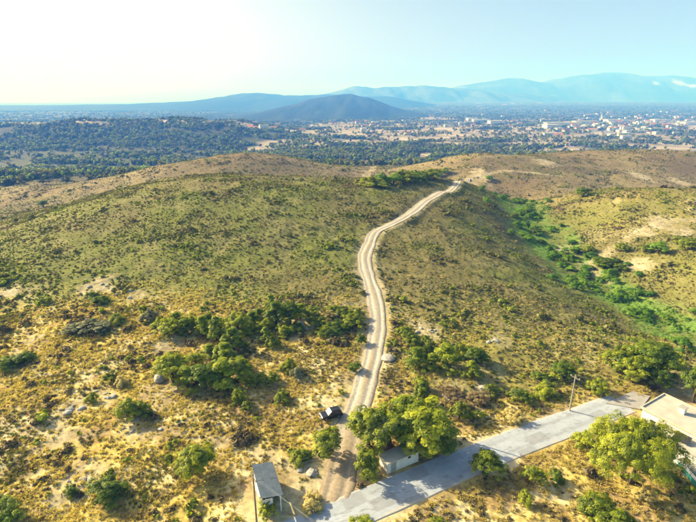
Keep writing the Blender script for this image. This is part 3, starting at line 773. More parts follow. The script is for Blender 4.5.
# clump of pines on the left of the track
PG = 'pines of the clump left of the dirt track'
for px, py, w, h, k, lb in [
    (173, 380, 5.6, 5.2, 'round', 'rounded tree next to the white boulder, leftmost of its clump'),
    (188, 387, 4.8, 4.2, 'pine', 'pine at the front of the clump, nearest the white boulder'),
    (205, 388, 5.4, 4.8, 'dark', 'dark tree in the front middle of the clump left of the track'),
    (224, 386, 5.8, 5.2, 'pine', 'full green pine at the front right of the clump left of the track'),
    (240, 380, 5.0, 4.4, 'round', 'rounded tree at the right front end of the clump left of the track'),
    (226, 366, 4.6, 5.0, 'pine', 'tall pine standing in the middle of the clump left of the track'),
    (257, 385, 3.4, 2.6, 'bush', 'round bush just right of the pine clump'),
    (273, 383, 2.6, 1.8, 'bush', 'small bush second to the right of the pine clump'),
    (239, 403, 2.4, 2.8, 'bush', 'upright bright bush below the pine clump'),
    (246, 410, 1.9, 1.8, 'bush', 'small bush at the foot of the upright bright bush'),
    (283, 401, 3.0, 2.0, 'bush', 'low bush in the golden grass midway between clump and track'),
    (288, 372, 3.0, 2.7, 'bush', 'bright bush in the golden grass right of the pine clump'),
    (297, 377, 2.6, 2.2, 'grey', 'grey-green bush beside the bright one in the golden grass'),
    (168, 333, 5.2, 3.0, 'bush', 'wide green bush at the left end of the rear row of pines'),
    (185, 333, 4.8, 3.4, 'pine', 'low pine second from the left in the rear row'),
    (203, 336, 4.6, 4.6, 'pine', 'pine third from the left in the rear row'),
    (217, 341, 4.8, 5.6, 'pine', 'tallest pine of the rear row left of the track'),
    (239, 334, 5.4, 4.6, 'round', 'rounded tree in the rear row right of the tallest pine'),
    (234, 350, 4.4, 5.0, 'pine', 'pine between the rear row and the clump'),
    (252, 326, 4.4, 3.4, 'pine', 'small pine joining the rear row to the pines by the track'),
    (276, 324, 5.0, 5.4, 'pine', 'left of the tall pines standing nearest the track'),
    (290, 324, 4.8, 5.0, 'dark', 'dark right one of the tall pines standing nearest the track'),
    (271, 312, 3.2, 4.4, 'pine', 'slender pine behind the tall pines nearest the track'),
    (301, 319, 3.6, 3.8, 'pine', 'small pine at the right end of the tall pines'),
    (266, 343, 3.6, 3.6, 'pine', 'pine in front of the tall pines nearest the track'),
    (274, 347, 3.0, 2.6, 'bush', 'bush at the foot of the pine in front of the tall pines'),
    (149, 320, 3.8, 2.4, 'grey', 'grey-green round bush above the pale path end on the left'),
    (324, 334, 5.0, 1.9, 'bush', 'left part of the low green thicket by the track'),
    (338, 330, 6.0, 2.0, 'darkbush', 'dark middle bush of the low green thicket by the track'),
    (352, 326, 4.6, 2.2, 'bush', 'right bush of the low green thicket by the track'),
    (345, 316, 5.0, 2.0, 'bush', 'rear bush of the low green thicket by the track'),
    (327, 319, 4.0, 1.9, 'gold', 'yellowish bush behind the low green thicket by the track'),
    (361, 344, 2.4, 2.0, 'darkbush', 'dark bush at the very left edge of the track'),
    (355, 371, 2.6, 1.8, 'darkbush', 'dark bush left of the track above the golden grass'),
    # grey bushes along the scrub edge, left
    (72, 331, 4.6, 1.7, 'grey', 'left grey bush of the row at the scrub edge'),
    (86, 329, 5.6, 2.0, 'grey', 'large middle grey bush of the row at the scrub edge'),
    (102, 329, 4.6, 1.7, 'grey', 'right grey bush of the row at the scrub edge'),
    (118, 322, 3.8, 1.9, 'bush', 'green bush right of the grey bush row at the scrub edge'),
    (100, 303, 4.4, 2.0, 'darkbush', 'dark bush among pale rocks on the left hillside'),
    (93, 298, 3.4, 1.8, 'bush', 'green bush among pale rocks on the left hillside'),
    (20, 362, 5.0, 1.8, 'darkbush', 'dark bush low on the left edge of the slope'),
    (5, 366, 4.6, 2.0, 'darkbush', 'dark bush at the left edge of the picture, midway down'),
    # right of the track
    (417, 366, 4.6, 4.0, 'pine', 'green pine first right of the white rock beside the track'),
    (431, 369, 4.2, 3.4, 'pine', 'low pine between the two larger pines right of the track'),
    (446, 367, 5.4, 5.0, 'pine', 'largest pine on the slope right of the track'),
    (411, 346, 4.2, 3.0, 'bush', 'green bush behind the pines right of the track'),
    (404, 336, 3.4, 2.4, 'bush', 'small bush by the right edge of the track above the pines'),
    (427, 349, 3.8, 3.0, 'bush', 'green bush below the pale rock slab right of the track'),
    (461, 356, 3.6, 2.8, 'bush', 'bush right of the largest pine on the right slope'),
    (475, 363, 4.4, 3.4, 'dark', 'dark tree right of the largest pine on the right slope'),
    (471, 378, 4.0, 3.6, 'pine', 'bright pine in front of the dark tree on the right slope'),
    (421, 389, 2.8, 2.8, 'bush', 'upright bush above the young pine right of the track'),
    (478, 402, 3.6, 1.7, 'rust', 'rust-brown bush above the road on the right slope'),
    (452, 398, 4.6, 1.5, 'rust', 'wide rust-brown bush left of the other one on the right slope'),
    (464, 408, 3.4, 1.4, 'rust', 'low rust-brown bush nearest the road'),
    (491, 393, 2.4, 2.0, 'bush', 'small green bush right of the rust-brown bushes'),
    (522, 402, 3.6, 2.4, 'darkbush', 'dark bush above the road, right of the rust-brown bushes'),
    (547, 396, 4.4, 2.6, 'bush', 'green bush left of the grey roadside pole'),
    (563, 377, 4.4, 3.0, 'dark', 'dark tree above the grey roadside pole'),
    (597, 393, 3.8, 2.8, 'bush', 'round bright bush right of the grey roadside pole'),
    (540, 380, 3.2, 1.8, 'darkbush', 'dark low bush on the slope above the road'),
    (512, 420, 3.2, 1.6, 'gold', 'yellowish bush on the upper edge of the paved road'),
    # trees above the house
    (617, 372, 5.6, 4.8, 'round', 'left tree of the group above the road end'),
    (632, 382, 5.4, 5.0, 'round', 'front tree of the group above the road end'),
    (647, 377, 8.4, 7.0, 'dark', 'large dark tree of the group above the road end'),
    (658, 388, 4.6, 4.4, 'dark', 'dark right front tree of the group above the road end'),
    (693, 402, 5.0, 6.4, 'dark', 'tall dark tree at the right edge above the white house'),
    (682, 352, 4.6, 3.4, 'valleytree', 'green tree at the right edge where the valley opens'),
    (676, 368, 3.6, 2.4, 'bush', 'green bush between the dark trees above the house'),
    # gully on the right hill
    (604, 268, 7.6, 3.6, 'dark', 'dark tree at the sandy gully of the right hill'),
    (618, 270, 5.4, 2.4, 'darkbush', 'dark bush right of the dark tree at the sandy gully'),
    (588, 252, 5.0, 3.0, 'bush', 'green bush left above the dark tree at the gully'),
    (622, 250, 5.4, 2.8, 'bush', 'green bush above the dark tree at the gully'),
    (658, 253, 6.0, 4.0, 'valleytree', 'bright green tree right of the gully'),
    (646, 252, 4.4, 2.6, 'bush', 'low bush left of the bright tree at the gully'),
    (688, 248, 7.0, 3.6, 'bush', 'wide green bush on the right edge by the gully'),
    (584, 196, 8.5, 4.0, 'dark', 'dark tree on the crest behind the yellow hill'),
    (43, 207, 6.5, 4.6, 'dark', 'single dark tree on the grey slope far left'),
    (489, 180, 6.0, 3.4, 'valleytree', 'bright bush beside the clearing where the track tops the ridge'),
]:
    tree(px, py, w, h, k, lb, group=PG if 'clump' in lb and k == 'pine' else None)
# low belt of bushes and small pines along the foot of the left hill
for i, (px, py, w, h, k) in enumerate([(160, 326, 3.6, 2.0, 'bush'), (176, 322, 3.8, 2.4, 'pine'), (194, 326, 4.0, 2.6, 'bush'), (209, 326, 3.8, 3.0, 'pine'), (224, 328, 4.2, 2.8, 'bush'), (246, 336, 4.0, 2.6, 'bush'),
                                      (258, 318, 3.6, 2.4, 'pine'), (263, 330, 4.4, 2.6, 'bush'), (284, 333, 4.2, 2.2, 'bush'), (296, 332, 3.8, 2.0, 'bush'), (312, 316, 4.2, 2.4, 'bush'), (316, 326, 4.2, 2.0, 'bush'), (336, 312, 4.0, 1.9, 'bush'), (357, 318, 3.6, 2.0, 'bush'), (210, 356, 3.6, 2.6, 'pine'), (196, 364, 3.4, 2.4, 'bush')]):
    tree(px, py, w, h, k, ('low green bush' if k == 'bush' else 'small pine') + ' in the belt below the left hill, ' + ('left end' if px < 200 else 'middle' if px < 275 else 'right end by the track'),
         group='belt plants, ' + k + (' left' if px < 200 else ' middle' if px < 275 else ' right'))
# row of bushes beyond the ridge
for i, (px, py) in enumerate([(394, 184), (402, 182), (410, 182), (417, 181), (424, 180), (431, 179), (438, 177), (445, 174), (374, 186), (380, 184)]):
    tree(px, py, 8 + 2 * (i % 3), 4.2 + (i % 2), 'bush' if i % 3 else 'valley', 'bright green bush in the row beyond the ridge by the far track', group='bushes beyond the ridge')
# bushes filling the green valley
g = np.random.default_rng(5)
vb = 0
def vpart(p): return ('near end' if p[1] < 122 else 'lower middle' if p[1] < 155 else 'upper middle' if p[1] < 200 else 'far end') + (' left side' if p[0] < 76 else ' right side')
while vb < 150:
    k = g.integers(0, len(VALLEY) - 2); t = g.uniform()
    a, b = np.array(VALLEY[k]), np.array(VALLEY[k + 1])
    p = a + (b - a) * t + np.array([g.normal() * 6.5, g.normal() * 4])
    if p[1] < 92 or p[1] > 262: continue
    dark = g.uniform() < 0.13
    w = g.uniform(2.0, 4.4)
    tree(0, 0, w, w * g.uniform(0.4, 0.65), 'darkbush' if dark else ('valleytree' if g.uniform() < 0.2 else 'valley'),
         ('large ' if w > 3.2 else 'small ') + ('dark' if dark else 'bright') + ' green bush in the green valley, ' + vpart(p), 'valley_bush', 'bush', ('large ' if w > 3.2 else 'small ') + ('dark' if dark else 'bright') + ' valley bushes, ' + vpart(p), xy=p)
    vb += 1
print('trees done')

# ------------------------------------------------------------------ small plants: individuals and the mass
def shrub_mesh(seed, material, n=9, per=14, size=0.3, h=0.6):
    g = np.random.default_rng(seed)
    c = np.stack([g.normal(size=n) * 0.26, g.normal(size=n) * 0.26, g.uniform(0.12, 0.5, n) * h / 0.6], -1)
    return foliage_mesh('scrub_bush', c, g.uniform(0.16, 0.3, n), per, size, seed, material, flat=0.9)
def tuft_mesh(seed, material, n=26):
    g = np.random.default_rng(seed)
    V, F, T = [], [], []
    for k in range(n):
        a = g.uniform(0, 6.28); r = g.uniform(0, 0.32); x, y = r * math.cos(a), r * math.sin(a)
        o = g.normal(size=2) * 0.22; hh = g.uniform(0.25, 0.6); w = 0.05
        ta = g.uniform(0, 6.28); tx, ty = math.cos(ta) * w, math.sin(ta) * w
        V += [(x - tx, y - ty, -0.05), (x + tx, y + ty, -0.05), (x + o[0] + tx * .6, y + o[1] + ty * .6, hh), (x + o[0] * 1.2 - tx * .6, y + o[1] * 1.2 - ty * .6, hh * .95)]
        F.append([4 * k, 4 * k + 1, 4 * k + 2, 4 * k + 3]); T += [g.uniform()] * 4
    me = new_mesh('grass_tuft', V, np.array(F, np.int32)); vattr(me, 'tint', T); me.materials.append(material)
    return me
def stuff(name, label, meshes, P, S, R, I):
    """one object that spreads prototype meshes over points with geometry nodes"""
    hold = bpy.data.collections.new(name + '_kinds')
    for k, me in enumerate(meshes):
        hold.objects.link(bpy.data.objects.new('%s_kind_%02d' % (name, k), me))
    pm = bpy.data.meshes.new(name)
    pm.vertices.add(len(P)); pm.vertices.foreach_set('co', np.asarray(P, np.float32).ravel())
    vattr(pm, 'sc', S); vattr(pm, 'rz', R); vattr(pm, 'ix', I, 'INT')
    o = obj(name, pm)
    for me in meshes[:1]: pm.materials.append(me.materials[0])
    ng = bpy.data.node_groups.new(name, 'GeometryNodeTree')
    ng.interface.new_socket('Geometry', in_out='INPUT', socket_type='NodeSocketGeometry')
    ng.interface.new_socket('Geometry', in_out='OUTPUT', socket_type='NodeSocketGeometry')
    N, L = ng.nodes, ng.links
    gi, go = N.new('NodeGroupInput'), N.new('NodeGroupOutput')
    iop = N.new('GeometryNodeInstanceOnPoints'); ci = N.new('GeometryNodeCollectionInfo')
    ci.inputs['Collection'].default_value = hold; ci.inputs['Separate Children'].default_value = True; ci.inputs['Reset Children'].default_value = True
    def named(nm, t):
        n = N.new('GeometryNodeInputNamedAttribute'); n.data_type = t; n.inputs['Name'].default_value = nm
        return [s for s in n.outputs if s.enabled and s.name == 'Attribute'][0]
    cx = N.new('ShaderNodeCombineXYZ'); L.new(named('rz', 'FLOAT'), cx.inputs[2])
    L.new(gi.outputs[0], iop.inputs['Points']); L.new(ci.outputs[0], iop.inputs['Instance'])
    iop.inputs['Pick Instance'].default_value = True
    L.new(named('ix', 'INT'), iop.inputs['Instance Index']); L.new(cx.outputs[0], iop.inputs['Rotation']); L.new(named('sc', 'FLOAT'), iop.inputs['Scale'])
    L.new(iop.outputs[0], go.inputs[0])
    md = o.modifiers.new('spread', 'NODES'); md.node_group = ng
    return tag(o, label, kind='stuff')
def project(P):
    c, s = math.cos(PITCH), math.sin(PITCH)
    x, y, z = P[:, 0], P[:, 1], P[:, 2] - CAMZ
    d = y * c - z * s; up = y * s + z * c
    return PW / 2 + FPX * x / d, PH / 2 - FPX * up / d, d
def clear_mask(x, y, pad=0.0):
    """True where neither track, road nor a building stands"""
    ok = np.ones(len(x), bool)
    d, _ = polydist(x, y, TRACK[::3]); ok &= d > 2.1 + pad
    d, _ = polydist(x, y, ROAD[::10]); ok &= d > 2.8 + pad
    ok &= np.hypot(x - DRIVE_C[0], y - DRIVE_C[1]) > 2.6
    for sx, sy, sr, sz in SITES: ok &= np.hypot(x - sx, y - sy) > sr * 0.95
    return ok
def fan(n, r0, r1, power, g, half=47):
    r = r0 + (r1 - r0) * g.uniform(0, 1, n)**power
    a = np.radians(g.uniform(-half, half, n))
    return r * np.sin(a), r * np.cos(a)

def where_near(px, py):
    """a findable place for a plant seen at a photo pixel"""
    if py > 395:
        if px < 70: return 'in the dry grass at the lower left edge'
        if px < 160: return 'in the dry grass around the wide dark bush'
        if px < 235: return 'in the dry grass around the round bright tree'
        if px < 345: return 'between the shed and the dark car'
        if px < 450: return 'around the tree clump behind the hut' if py < 462 else 'at the bottom edge below the paved road'
        lim = 467 - (px - 455) * 0.4
        if py < lim: return 'just above the paved road'
        return 'in the dry plot below the paved road' if px < 585 else 'in the shade of the largest tree'
    if py > 335:
        if px < 80: return 'left of the rock outcrop'
        if px < 155: return 'between rock outcrop and white boulder'
        if px < 260: return 'close to the pine clump'
        if px < 372: return 'between the pine clump and the track'
        if px < 480: return 'among the pines right of the track'
        return 'on the slope above the paved road' if px < 600 else 'by the trees above the road end'
    if py > 255:
        if px < 130: return 'around the pale rocks of the left hillside'
        if px < 260: return 'on the left hillside above the pine clump'
        if px < 372: return 'on the left hillside beside the track'
        return 'on the slope right of the track' if px < 520 else 'on the valley sides at the right'
    return 'high on the left hill' if px < 375 else 'on the right hand hills'
# scrub over the hills
g = np.random.default_rng(21)
sx, sy = fan(420000, 42, 520, 0.95, g)
dry, val, sand, plain = zones(sx, sy)
dens = fbm(sx / 9, sy / 9, 201) 
prob = (0.30 + 0.95 * ss(0.38, 0.66, dens)) * (1 - 0.66 * dry) * (1 - 0.55 * val) * (1 - 0.93 * np.clip(sand, 0, 1)) * (1 - 0.9 * plain)
prob *= 1 - 0.5 * np.clip(np.exp(-(((sx - 140) / 50)**2 + ((sy - 190) / 36)**2)), 0, 1)
prob *= np.clip(sx**2 + sy**2, 0, 300.**2)**0.5 / 300 * (1.25 - 0.7 * ss(230, 330, sy))      # even density per area
keep = (g.uniform(size=len(sx)) < prob) & clear_mask(sx, sy, 0.2)
sx, sy = sx[keep], sy[keep]; dry, val = dry[keep], val[keep]
sz = Hg(sx, sy)
P = np.stack([sx, sy, sz - 0.05], -1)
big = fbm(sx / 5, sy / 5, 205)
S = np.exp(g.normal(size=len(sx)) * 0.36) * (0.29 + 0.28 * ss(0.5, 0.75, big)) * (1.0 + 0.25 * ss(150, 350, sy) + 0.9 * dry * ss(0.35, 0.65, fbm(sx / 7, sy / 7, 209))) * np.where(g.uniform(size=len(sx)) < 0.022, 2.2, 1.0)
S = np.clip(S, 0.3, 2.4)
R = g.uniform(0, 6.28, len(sx))
hue = fbm(sx / 11, sy / 11, 207) + g.normal(size=len(sx)) * 0.13
kinds = np.where(hue < 0.35, 2, np.where(hue < 0.62, 0, 1))        # brown, olive, green
kinds = np.where((kinds == 2) & (S > 1.5), 0, kinds)
kinds = np.where(val > 0.5, 3, kinds)
kinds = np.where((dry > 0.45) & (hue < 0.62), 4, kinds)
SM = []
for mk in ('leaf_scrub', 'leaf_tree', 'leaf_brown', 'leaf_valley', 'leaf_umber'):
    for v in range(2): SM.append(shrub_mesh(400 + len(SM) * 7, M[mk], h=0.42 if mk == 'leaf_brown' else 0.52))
I = kinds * 2 + g.integers(0, 2, len(sx))
ppx, ppy, dd = project(P)
app = np.where((ppx > 3) & (ppx < PW - 3) & (ppy > 150) & (ppy < PH - 3), S / dd, 0)
order = np.argsort(-app)
top = order[:300]; rest = order[300:]
SL = [('scrub_bush', 'olive scrub bush', 'olive scrub bushes'), ('scrub_bush', 'green scrub bush', 'green scrub bushes'),
      ('scrub_bush', 'dry brown scrub bush', 'brown scrub bushes'), ('scrub_bush', 'bright green scrub bush', 'valley scrub bushes'), ('scrub_bush', 'dark brown scrub bush', 'dark brown scrub bushes')]
for q in top:
    o = obj(SL[kinds[q]][0], SM[I[q]], None, None, tuple(P[q])); o.rotation_euler = (0, 0, R[q]); o.scale = (S[q],) * 3
    wz = 'very small ' if S[q] < 0.75 else 'small ' if S[q] < 1.25 else 'large '
    wh = where_near(ppx[q], ppy[q])
    tag(o, wz + SL[kinds[q]][1] + ' ' + wh, 'bush', wz + SL[kinds[q]][2] + ' ' + wh)
stuff('scrub_cover', 'dense low scrub of olive, green and brown shrubs covering the hills', SM, P[rest], S[rest], R[rest], I[rest])
print('scrub', len(sx))

# dry grass in the foreground
g = np.random.default_rng(22)
sx, sy = fan(78000, 38, 118, 0.6, g, 48)
dry, val, sand, plain = zones(sx, sy)
keep = (g.uniform(size=len(sx)) < (0.04 + 0.96 * dry) * (1 - 0.75 * np.clip(sand, 0, 1)) * (0.35 + 0.75 * ss(0.35, 0.6, fbm(sx / 4, sy / 4, 211)))) & clear_mask(sx, sy, 0.1)
sx, sy = sx[keep], sy[keep]
TM = [tuft_mesh(500 + k, M[m]) for k, m in enumerate(('leaf_gold', 'leaf_gold', 'leaf_brown', 'leaf_scrub'))]
hue = fbm(sx / 6, sy / 6, 212) + g.normal(size=len(sx)) * 0.1
I = np.where(hue < 0.62, g.integers(0, 2, len(sx)), np.where(hue < 0.70, 2, 3))
stuff('dry_grass', 'golden dry grass tufts covering the foreground', TM, np.stack([sx, sy, Hg(sx, sy) - 0.02], -1), g.uniform(0.3, 0.7, len(sx)), g.uniform(0, 6.28, len(sx)), I)
print('grass', len(sx))

# ------------------------------------------------------------------ rocks
def rock_mesh(seed):
    g = np.random.default_rng(seed)
    bm = bmesh.new(); bmesh.ops.create_icosphere(bm, subdivisions=2, radius=0.5)
    off = g.normal(size=3) * 5
    for v in bm.verts:
        p = np.array(v.co)
        k = 0.75 + 0.5 * float(vnoise(np.array([p[0] * 2.6 + off[0]]), np.array([p[1] * 2.6 + p[2] * 3.1 + off[1]]), seed)[0])
        v.co = (p[0] * k * 1.2, p[1] * k, p[2] * k * 0.7)
    me = bpy.data.meshes.new('rock'); bm.to_mesh(me); bm.free(); me.materials.append(M['rock'])
    return me
RM = [rock_mesh(700 + k) for k in range(5)]
def rock(p, s, label, cat='rock', group=None, name='rock', zs=1.0):
    o = obj(name, random.choice(RM), None, None, (p[0], p[1], h1(*p) + 0.08 * s)); o.scale = (s, s * random.uniform(.7, 1.1), s * random.uniform(.6, 1.0) * zs)
    o.rotation_euler = (random.uniform(-.2, .2), random.uniform(-.2, .2), random.uniform(0, 6.28))
    return tag(o, label, cat, group)
rock(gpix(160, 380), 2.2, 'tall white boulder beside the pine clump', name='boulder', cat='boulder', zs=1.6)
rock(gpix(388, 359), 2.0, 'white boulder on the right edge of the dirt track', name='boulder', cat='boulder')
g = np.random.default_rng(31)
for (cx, cy, sp, n, lb, gr) in [(75, 408, 8, 7, 'pale rock of the outcrop on the left slope', 'rocks of the left outcrop'), (108, 396, 6, 7, 'pale rock by the small bushes left of the clump', 'rocks by the left bushes'),
                           (82, 482, 12, 6, 'pale stone in the bare streak beside the wide dark bush', 'stones of the bare streak'), (105, 288, 14, 8, 'pale rock among bushes on the left hillside', 'rocks on the left hillside'),
                           (428, 330, 7, 9, 'pale rock slab right of the track above the pines', 'rock slabs right of the track'), (500, 341, 6, 5, 'pale rock in the scrub of the right slope', 'rocks on the right slope'),
                           (314, 474, 8, 10, 'pale stone on bare soil between shed and track', 'stones beside the track foot'), (300, 326, 6, 6, 'pale rock below the tall pines', 'rocks below the tall pines'),
                           (155, 440, 30, 7, 'pale stone lying along the footpath', 'stones along the footpath'), (483, 390, 4, 3, 'pale rock above the rust-brown bushes', 'rocks above the rust-brown bushes')]:
    for k in range(n):
        q = gpix(cx + g.normal() * sp, cy + g.normal() * sp * 0.35)
        if not clear_mask(np.array([q[0]]), np.array([q[1]]), 0.3)[0]: continue
        rock(q, float(np.exp(g.normal() * 0.4)) * (0.65 if cy > 300 else 0.8), lb, group=gr)

# ------------------------------------------------------------------ shed with metal roof
def build_shed():
    z = SITES[0][3]
    e = empty('shed', (SHED[0], SHED[1], z), math.radians(21))
    tag(e, 'small open shed with grey metal sheet roof and white side wall', 'shed')
    w, l, hl, hr = 2.2, 5.2, 2.7, 2.4           # width, length, height left and right
    def zt(x): return hl + (hr - hl) * (x + w / 2) / w
    for k in range(3):
        for r in range(2):
            x0 = -w / 2 - 0.15 + k * (w + 0.3) / 3; x1 = x0 + (w + 0.3) / 3 + 0.04
            y0 = -l / 2 - 0.2 + r * (l + 0.4) / 2; y1 = y0 + (l + 0.4) / 2 + (0.1 if r == 0 else 0)
            V, F = [], []
            n = 24
            for q in range(n + 1):
                x = x0 + (x1 - x0) * q / n
                zz = zt(x) + 0.06 + 0.007 * math.sin(q * 2 * math.pi / 4) + 0.012 * ((k + r) % 2) + 0.03 * r * 0
                V += [(x, y0, zz + 0.01 * r), (x, y1, zz + 0.01 * r), (x, y0, zz - 0.012 + 0.01 * r), (x, y1, zz - 0.012 + 0.01 * r)]
            for q in range(n):
                a = 4 * q; F += [(a, a + 4, a + 5, a + 1), (a + 2, a + 3, a + 7, a + 6)]
            F += [(0, 1, 3, 2), (4 * n, 4 * n + 2, 4 * n + 3, 4 * n + 1)]
            obj('roof_sheet', new_mesh('roof_sheet', V, F), M['metal_roof'], e)
    for x in (-w / 2 + 0.1, w / 2 - 0.1):
        for y in (-l / 2 + 0.12, 0, l / 2 - 0.12):
            MB().box(x - .06, x + .06, y - .06, y + .06, -0.5, zt(x) - 0.02).build('post', M['white' if x > 0 else 'timber'], e)
    for y in (-l / 2 + 0.12, 0, l / 2 - 0.12):
        MB().add([(-w/2, y-.05, zt(-w/2)-.14), (w/2, y-.05, zt(w/2)-.14), (w/2, y+.05, zt(w/2)-.14), (-w/2, y+.05, zt(-w/2)-.14), (-w/2, y-.05, zt(-w/2)+.02), (w/2, y-.05, zt(w/2)+.02), (w/2, y+.05, zt(w/2)+.02), (-w/2, y+.05, zt(-w/2)+.02)],
                 [(0,3,2,1),(4,5,6,7),(0,1,5,4),(1,2,6,5),(2,3,7,6),(3,0,4,7)]).build('rafter', M['timber'], e)
    MB().box(-w / 2 - 0.02, -w / 2 + 0.03, -l / 2 + 0.2, l / 2 - 0.2, -0.3, hl - 0.18).build('side_wall', M['white'], e)
    MB().box(-w / 2 + 0.04, w / 2 - 0.04, l / 2 - 0.05, l / 2, -0.3, hr - 0.2).build('back_wall', M['white'], e)
    MB().box(-w / 2 + 0.04, 0.1, -l / 2 + .02, -l / 2 + 0.07, -0.3, hr - 0.15).build('front_wall', M['white'], e)
    MB().box(w / 2 - 0.03, w / 2 + .02, -0.4, l / 2 - 0.2, -0.3, hr - 0.2).build('side_wall', M['timber'], e)
    return e
build_shed()

# ------------------------------------------------------------------ white hut by the road
def build_hut():
    z = SITES[1][3]
    i = int(np.argmin(np.linalg.norm(ROAD - HUT, axis=1))); d = ROAD[i + 1] - ROAD[i - 1]
    e = empty('hut', (HUT[0], HUT[1], z), math.atan2(d[1], d[0]))
    tag(e, 'low white hut with flat roof between trees and paved road', 'hut')
    w, l, h = 4.8, 1.9, 1.4
    MB().box(-w/2, w/2, -l/2, -l/2 + .1, -.4, h).build('front_wall', M['white'], e, 0.01)
    MB().box(-w/2, w/2, l/2 - .1, l/2, -.4, h).build('rear_wall', M['white'], e, 0.01)
    for s in (-1, 1):
        MB().box(min(s*w/2, s*(w/2-.1)), max(s*w/2, s*(w/2-.1)), -l/2 + .102, l/2 - .102, -.4, h - .002).build('end_wall', M['white'], e)
    MB().box(-w/2 - .12, w/2 + .12, -l/2 - .1, l/2 + .12, h + .002, h + .10).build('roof', M['roof_white'], e, 0.015)
    wn_ = MB().box(0.7, 1.15, -l/2 - .012, -l/2 + .02, .95, 1.25).build('window', M['dark'], e)
    MB().box(-1.9, -1.1, -l/2 - .015, -l/2 + .02, -0.05, 1.25).build('door', M['pad_grey'], e)
build_hut()

# ------------------------------------------------------------------ white house and its yard, right edge
HZ = SITES[2][3]
def build_house():
    c0 = march(lambda x, y: np.full(np.shape(x), HZ + 3.3), np.array([643., 666., 700.]), np.array([408., 396., 412.]))
    A, B, Cc = c0
    ex = (Cc - B) / np.linalg.norm(Cc - B)           # long side, away to the right
    rz = math.atan2(ex[1], ex[0])
    wid = np.linalg.norm(B - A)
    e = empty('house', (A[0], A[1], HZ), rz)
    tag(e, 'white house with flat pale roof at the right edge, partly behind the largest tree', 'house')
    Lh, Wd, hh = 16.0, max(5.0, wid), 3.2
    # local: x along the long side, y across (away from the camera), origin at left roof corner
    MB().box(-.25, Lh, -.25, Wd + .25, hh, hh + .18).build('roof', M['roof_white'], e, 0.02)
    pr = bpy.data.objects
    for (a, b, c, d) in [(-.25, Lh, -.25, -.08), (-.25, Lh, Wd + .08, Wd + .25), (-.25, -.08, -.078, Wd + .078)]:
        MB().box(a, b, c, d, hh + .182, hh + .34).build('parapet', M['roof_white'], e)
    # front wall with openings, built from piers
    ops = [(1.2, 2.2, 1.0, 2.2), (4.2, 5.4, 0.0, 2.2), (7.2, 8.6, 0.9, 2.2), (11, 12.4, .9, 2.2)]
    x = 0.0
    fw = MB()
    for (a, b, z0, z1) in ops:
        fw.box(x, a, 0, .22, -.3, hh - .002); fw.box(a, b, 0, .22, -.3, z0); fw.box(a, b, 0, .22, z1, hh - .002); x = b
    fw.box(x, Lh - .3, 0, .22, -.3, hh - .002); fw.build('front_wall', M['white'], e)
    MB().box(0, Lh - .3, Wd - .22, Wd, -.3, hh - .002).build('rear_wall', M['white'], e)
    ew = MB().box(0, .22, .222, 1.6, -.3, hh - .002).box(0, .22, 3.0, Wd - .222, -.3, hh - .002).box(0, .22, 1.6, 3.0, -.3, .9).box(0, .22, 1.6, 3.0, 2.2, hh - .002)
    ew.build('end_wall', M['white'], e)
    for k, (a, b, z0, z1) in enumerate(ops):
        if k == 1:
            dr = MB().box(a + .06, b - .06, .08, .13, z0, z1 - .06).build('door', M['timber'], e)
            MB().box(b - .2, b - .14, .05, .08, 1.0, 1.1).build('handle', M['steel'], dr)
        else:
            wd = MB().box(a, a + .06, .06, .14, z0, z1).box(b - .06, b, .06, .14, z0, z1).box(a + .06, b - .06, .06, .14, z1 - .06, z1).box(a + .06, b - .06, .06, .14, z0, z0 + .06).box((a + b) / 2 - .03, (a + b) / 2 + .03, .06, .14, z0 + .06, z1 - .06).build('window', M['timber'], e)
            MB().box(a + .05, b - .05, .09, .11, z0 + .05, z1 - .05).build('pane', M['glass'], wd)
    # lower annex in front with its own flat roof
    MB().box(2.6, 15.2, -3.4, -3.2, -.3, 2.6).build('annex_wall', M['white'], e); MB().box(2.6, 2.8, -3.198, -.02, -.3, 2.598).build('annex_wall', M['white'], e)
    ar = MB().box(2.4, 15.4, -3.6, -.02, 2.602, 2.76).build('annex_roof', M['roof_white'], e, .02)
    MB().add([(5.2, -2.6, 2.95), (7.0, -2.6, 2.95), (7.0, -1.5, 3.5), (5.2, -1.5, 3.5), (5.2, -2.6, 3.0), (7.0, -2.6, 3.0), (7.0, -1.5, 3.55), (5.2, -1.5, 3.55)],
             [(0,3,2,1),(4,5,6,7),(0,1,5,4),(1,2,6,5),(2,3,7,6),(3,0,4,7)]).build('roof_panel', M['dark'], ar)
    for q in (5.3, 6.9): MB().box(q - .03, q + .03, -1.6, -1.54, 2.761, 3.48).box(q - .03, q + .03, -2.56, -2.5, 2.761, 2.98).build('panel_frame', M['steel'], ar)
    wd = MB().box(4.2, 5.4, -3.42, -3.401, .9, 2.0).build('window', M['timber'], e); MB().box(4.27, 5.33, -3.428, -3.421, .97, 1.93).build('pane', M['glass'], wd)
    ch = MB().box(3.2, 3.9, 3.0, 3.7, hh + .19, hh + 1.1).build('chimney', M['white'], e, .02)
    MB().box(3.1, 4.0, 2.9, 3.8, hh + 1.102, hh + 1.2).build('chimney_cap', M['pad_grey'], ch)
    R = Matrix.Rotation(rz, 4, 'Z'); T = Matrix.Translation((A[0], A[1], HZ))
    return e, T @ R
house, HM = build_house()
def yard(name, mat_, box, label=None, kind='structure', cat=None, bevel=0):
    o = MB().box(*box).build(name, mat_, None, bevel); o.matrix_world = HM
    return tag(o, label, cat, kind=kind)
yard('terrace', M['paving'], (-1.0, 15.8, -4.6, 5.6, -.4, .06), 'white paved terrace in front of the house')
YA, YB = gpix(671, 457), gpix(697, 488)
yrz = math.atan2(YB[1] - YA[1], YB[0] - YA[0])
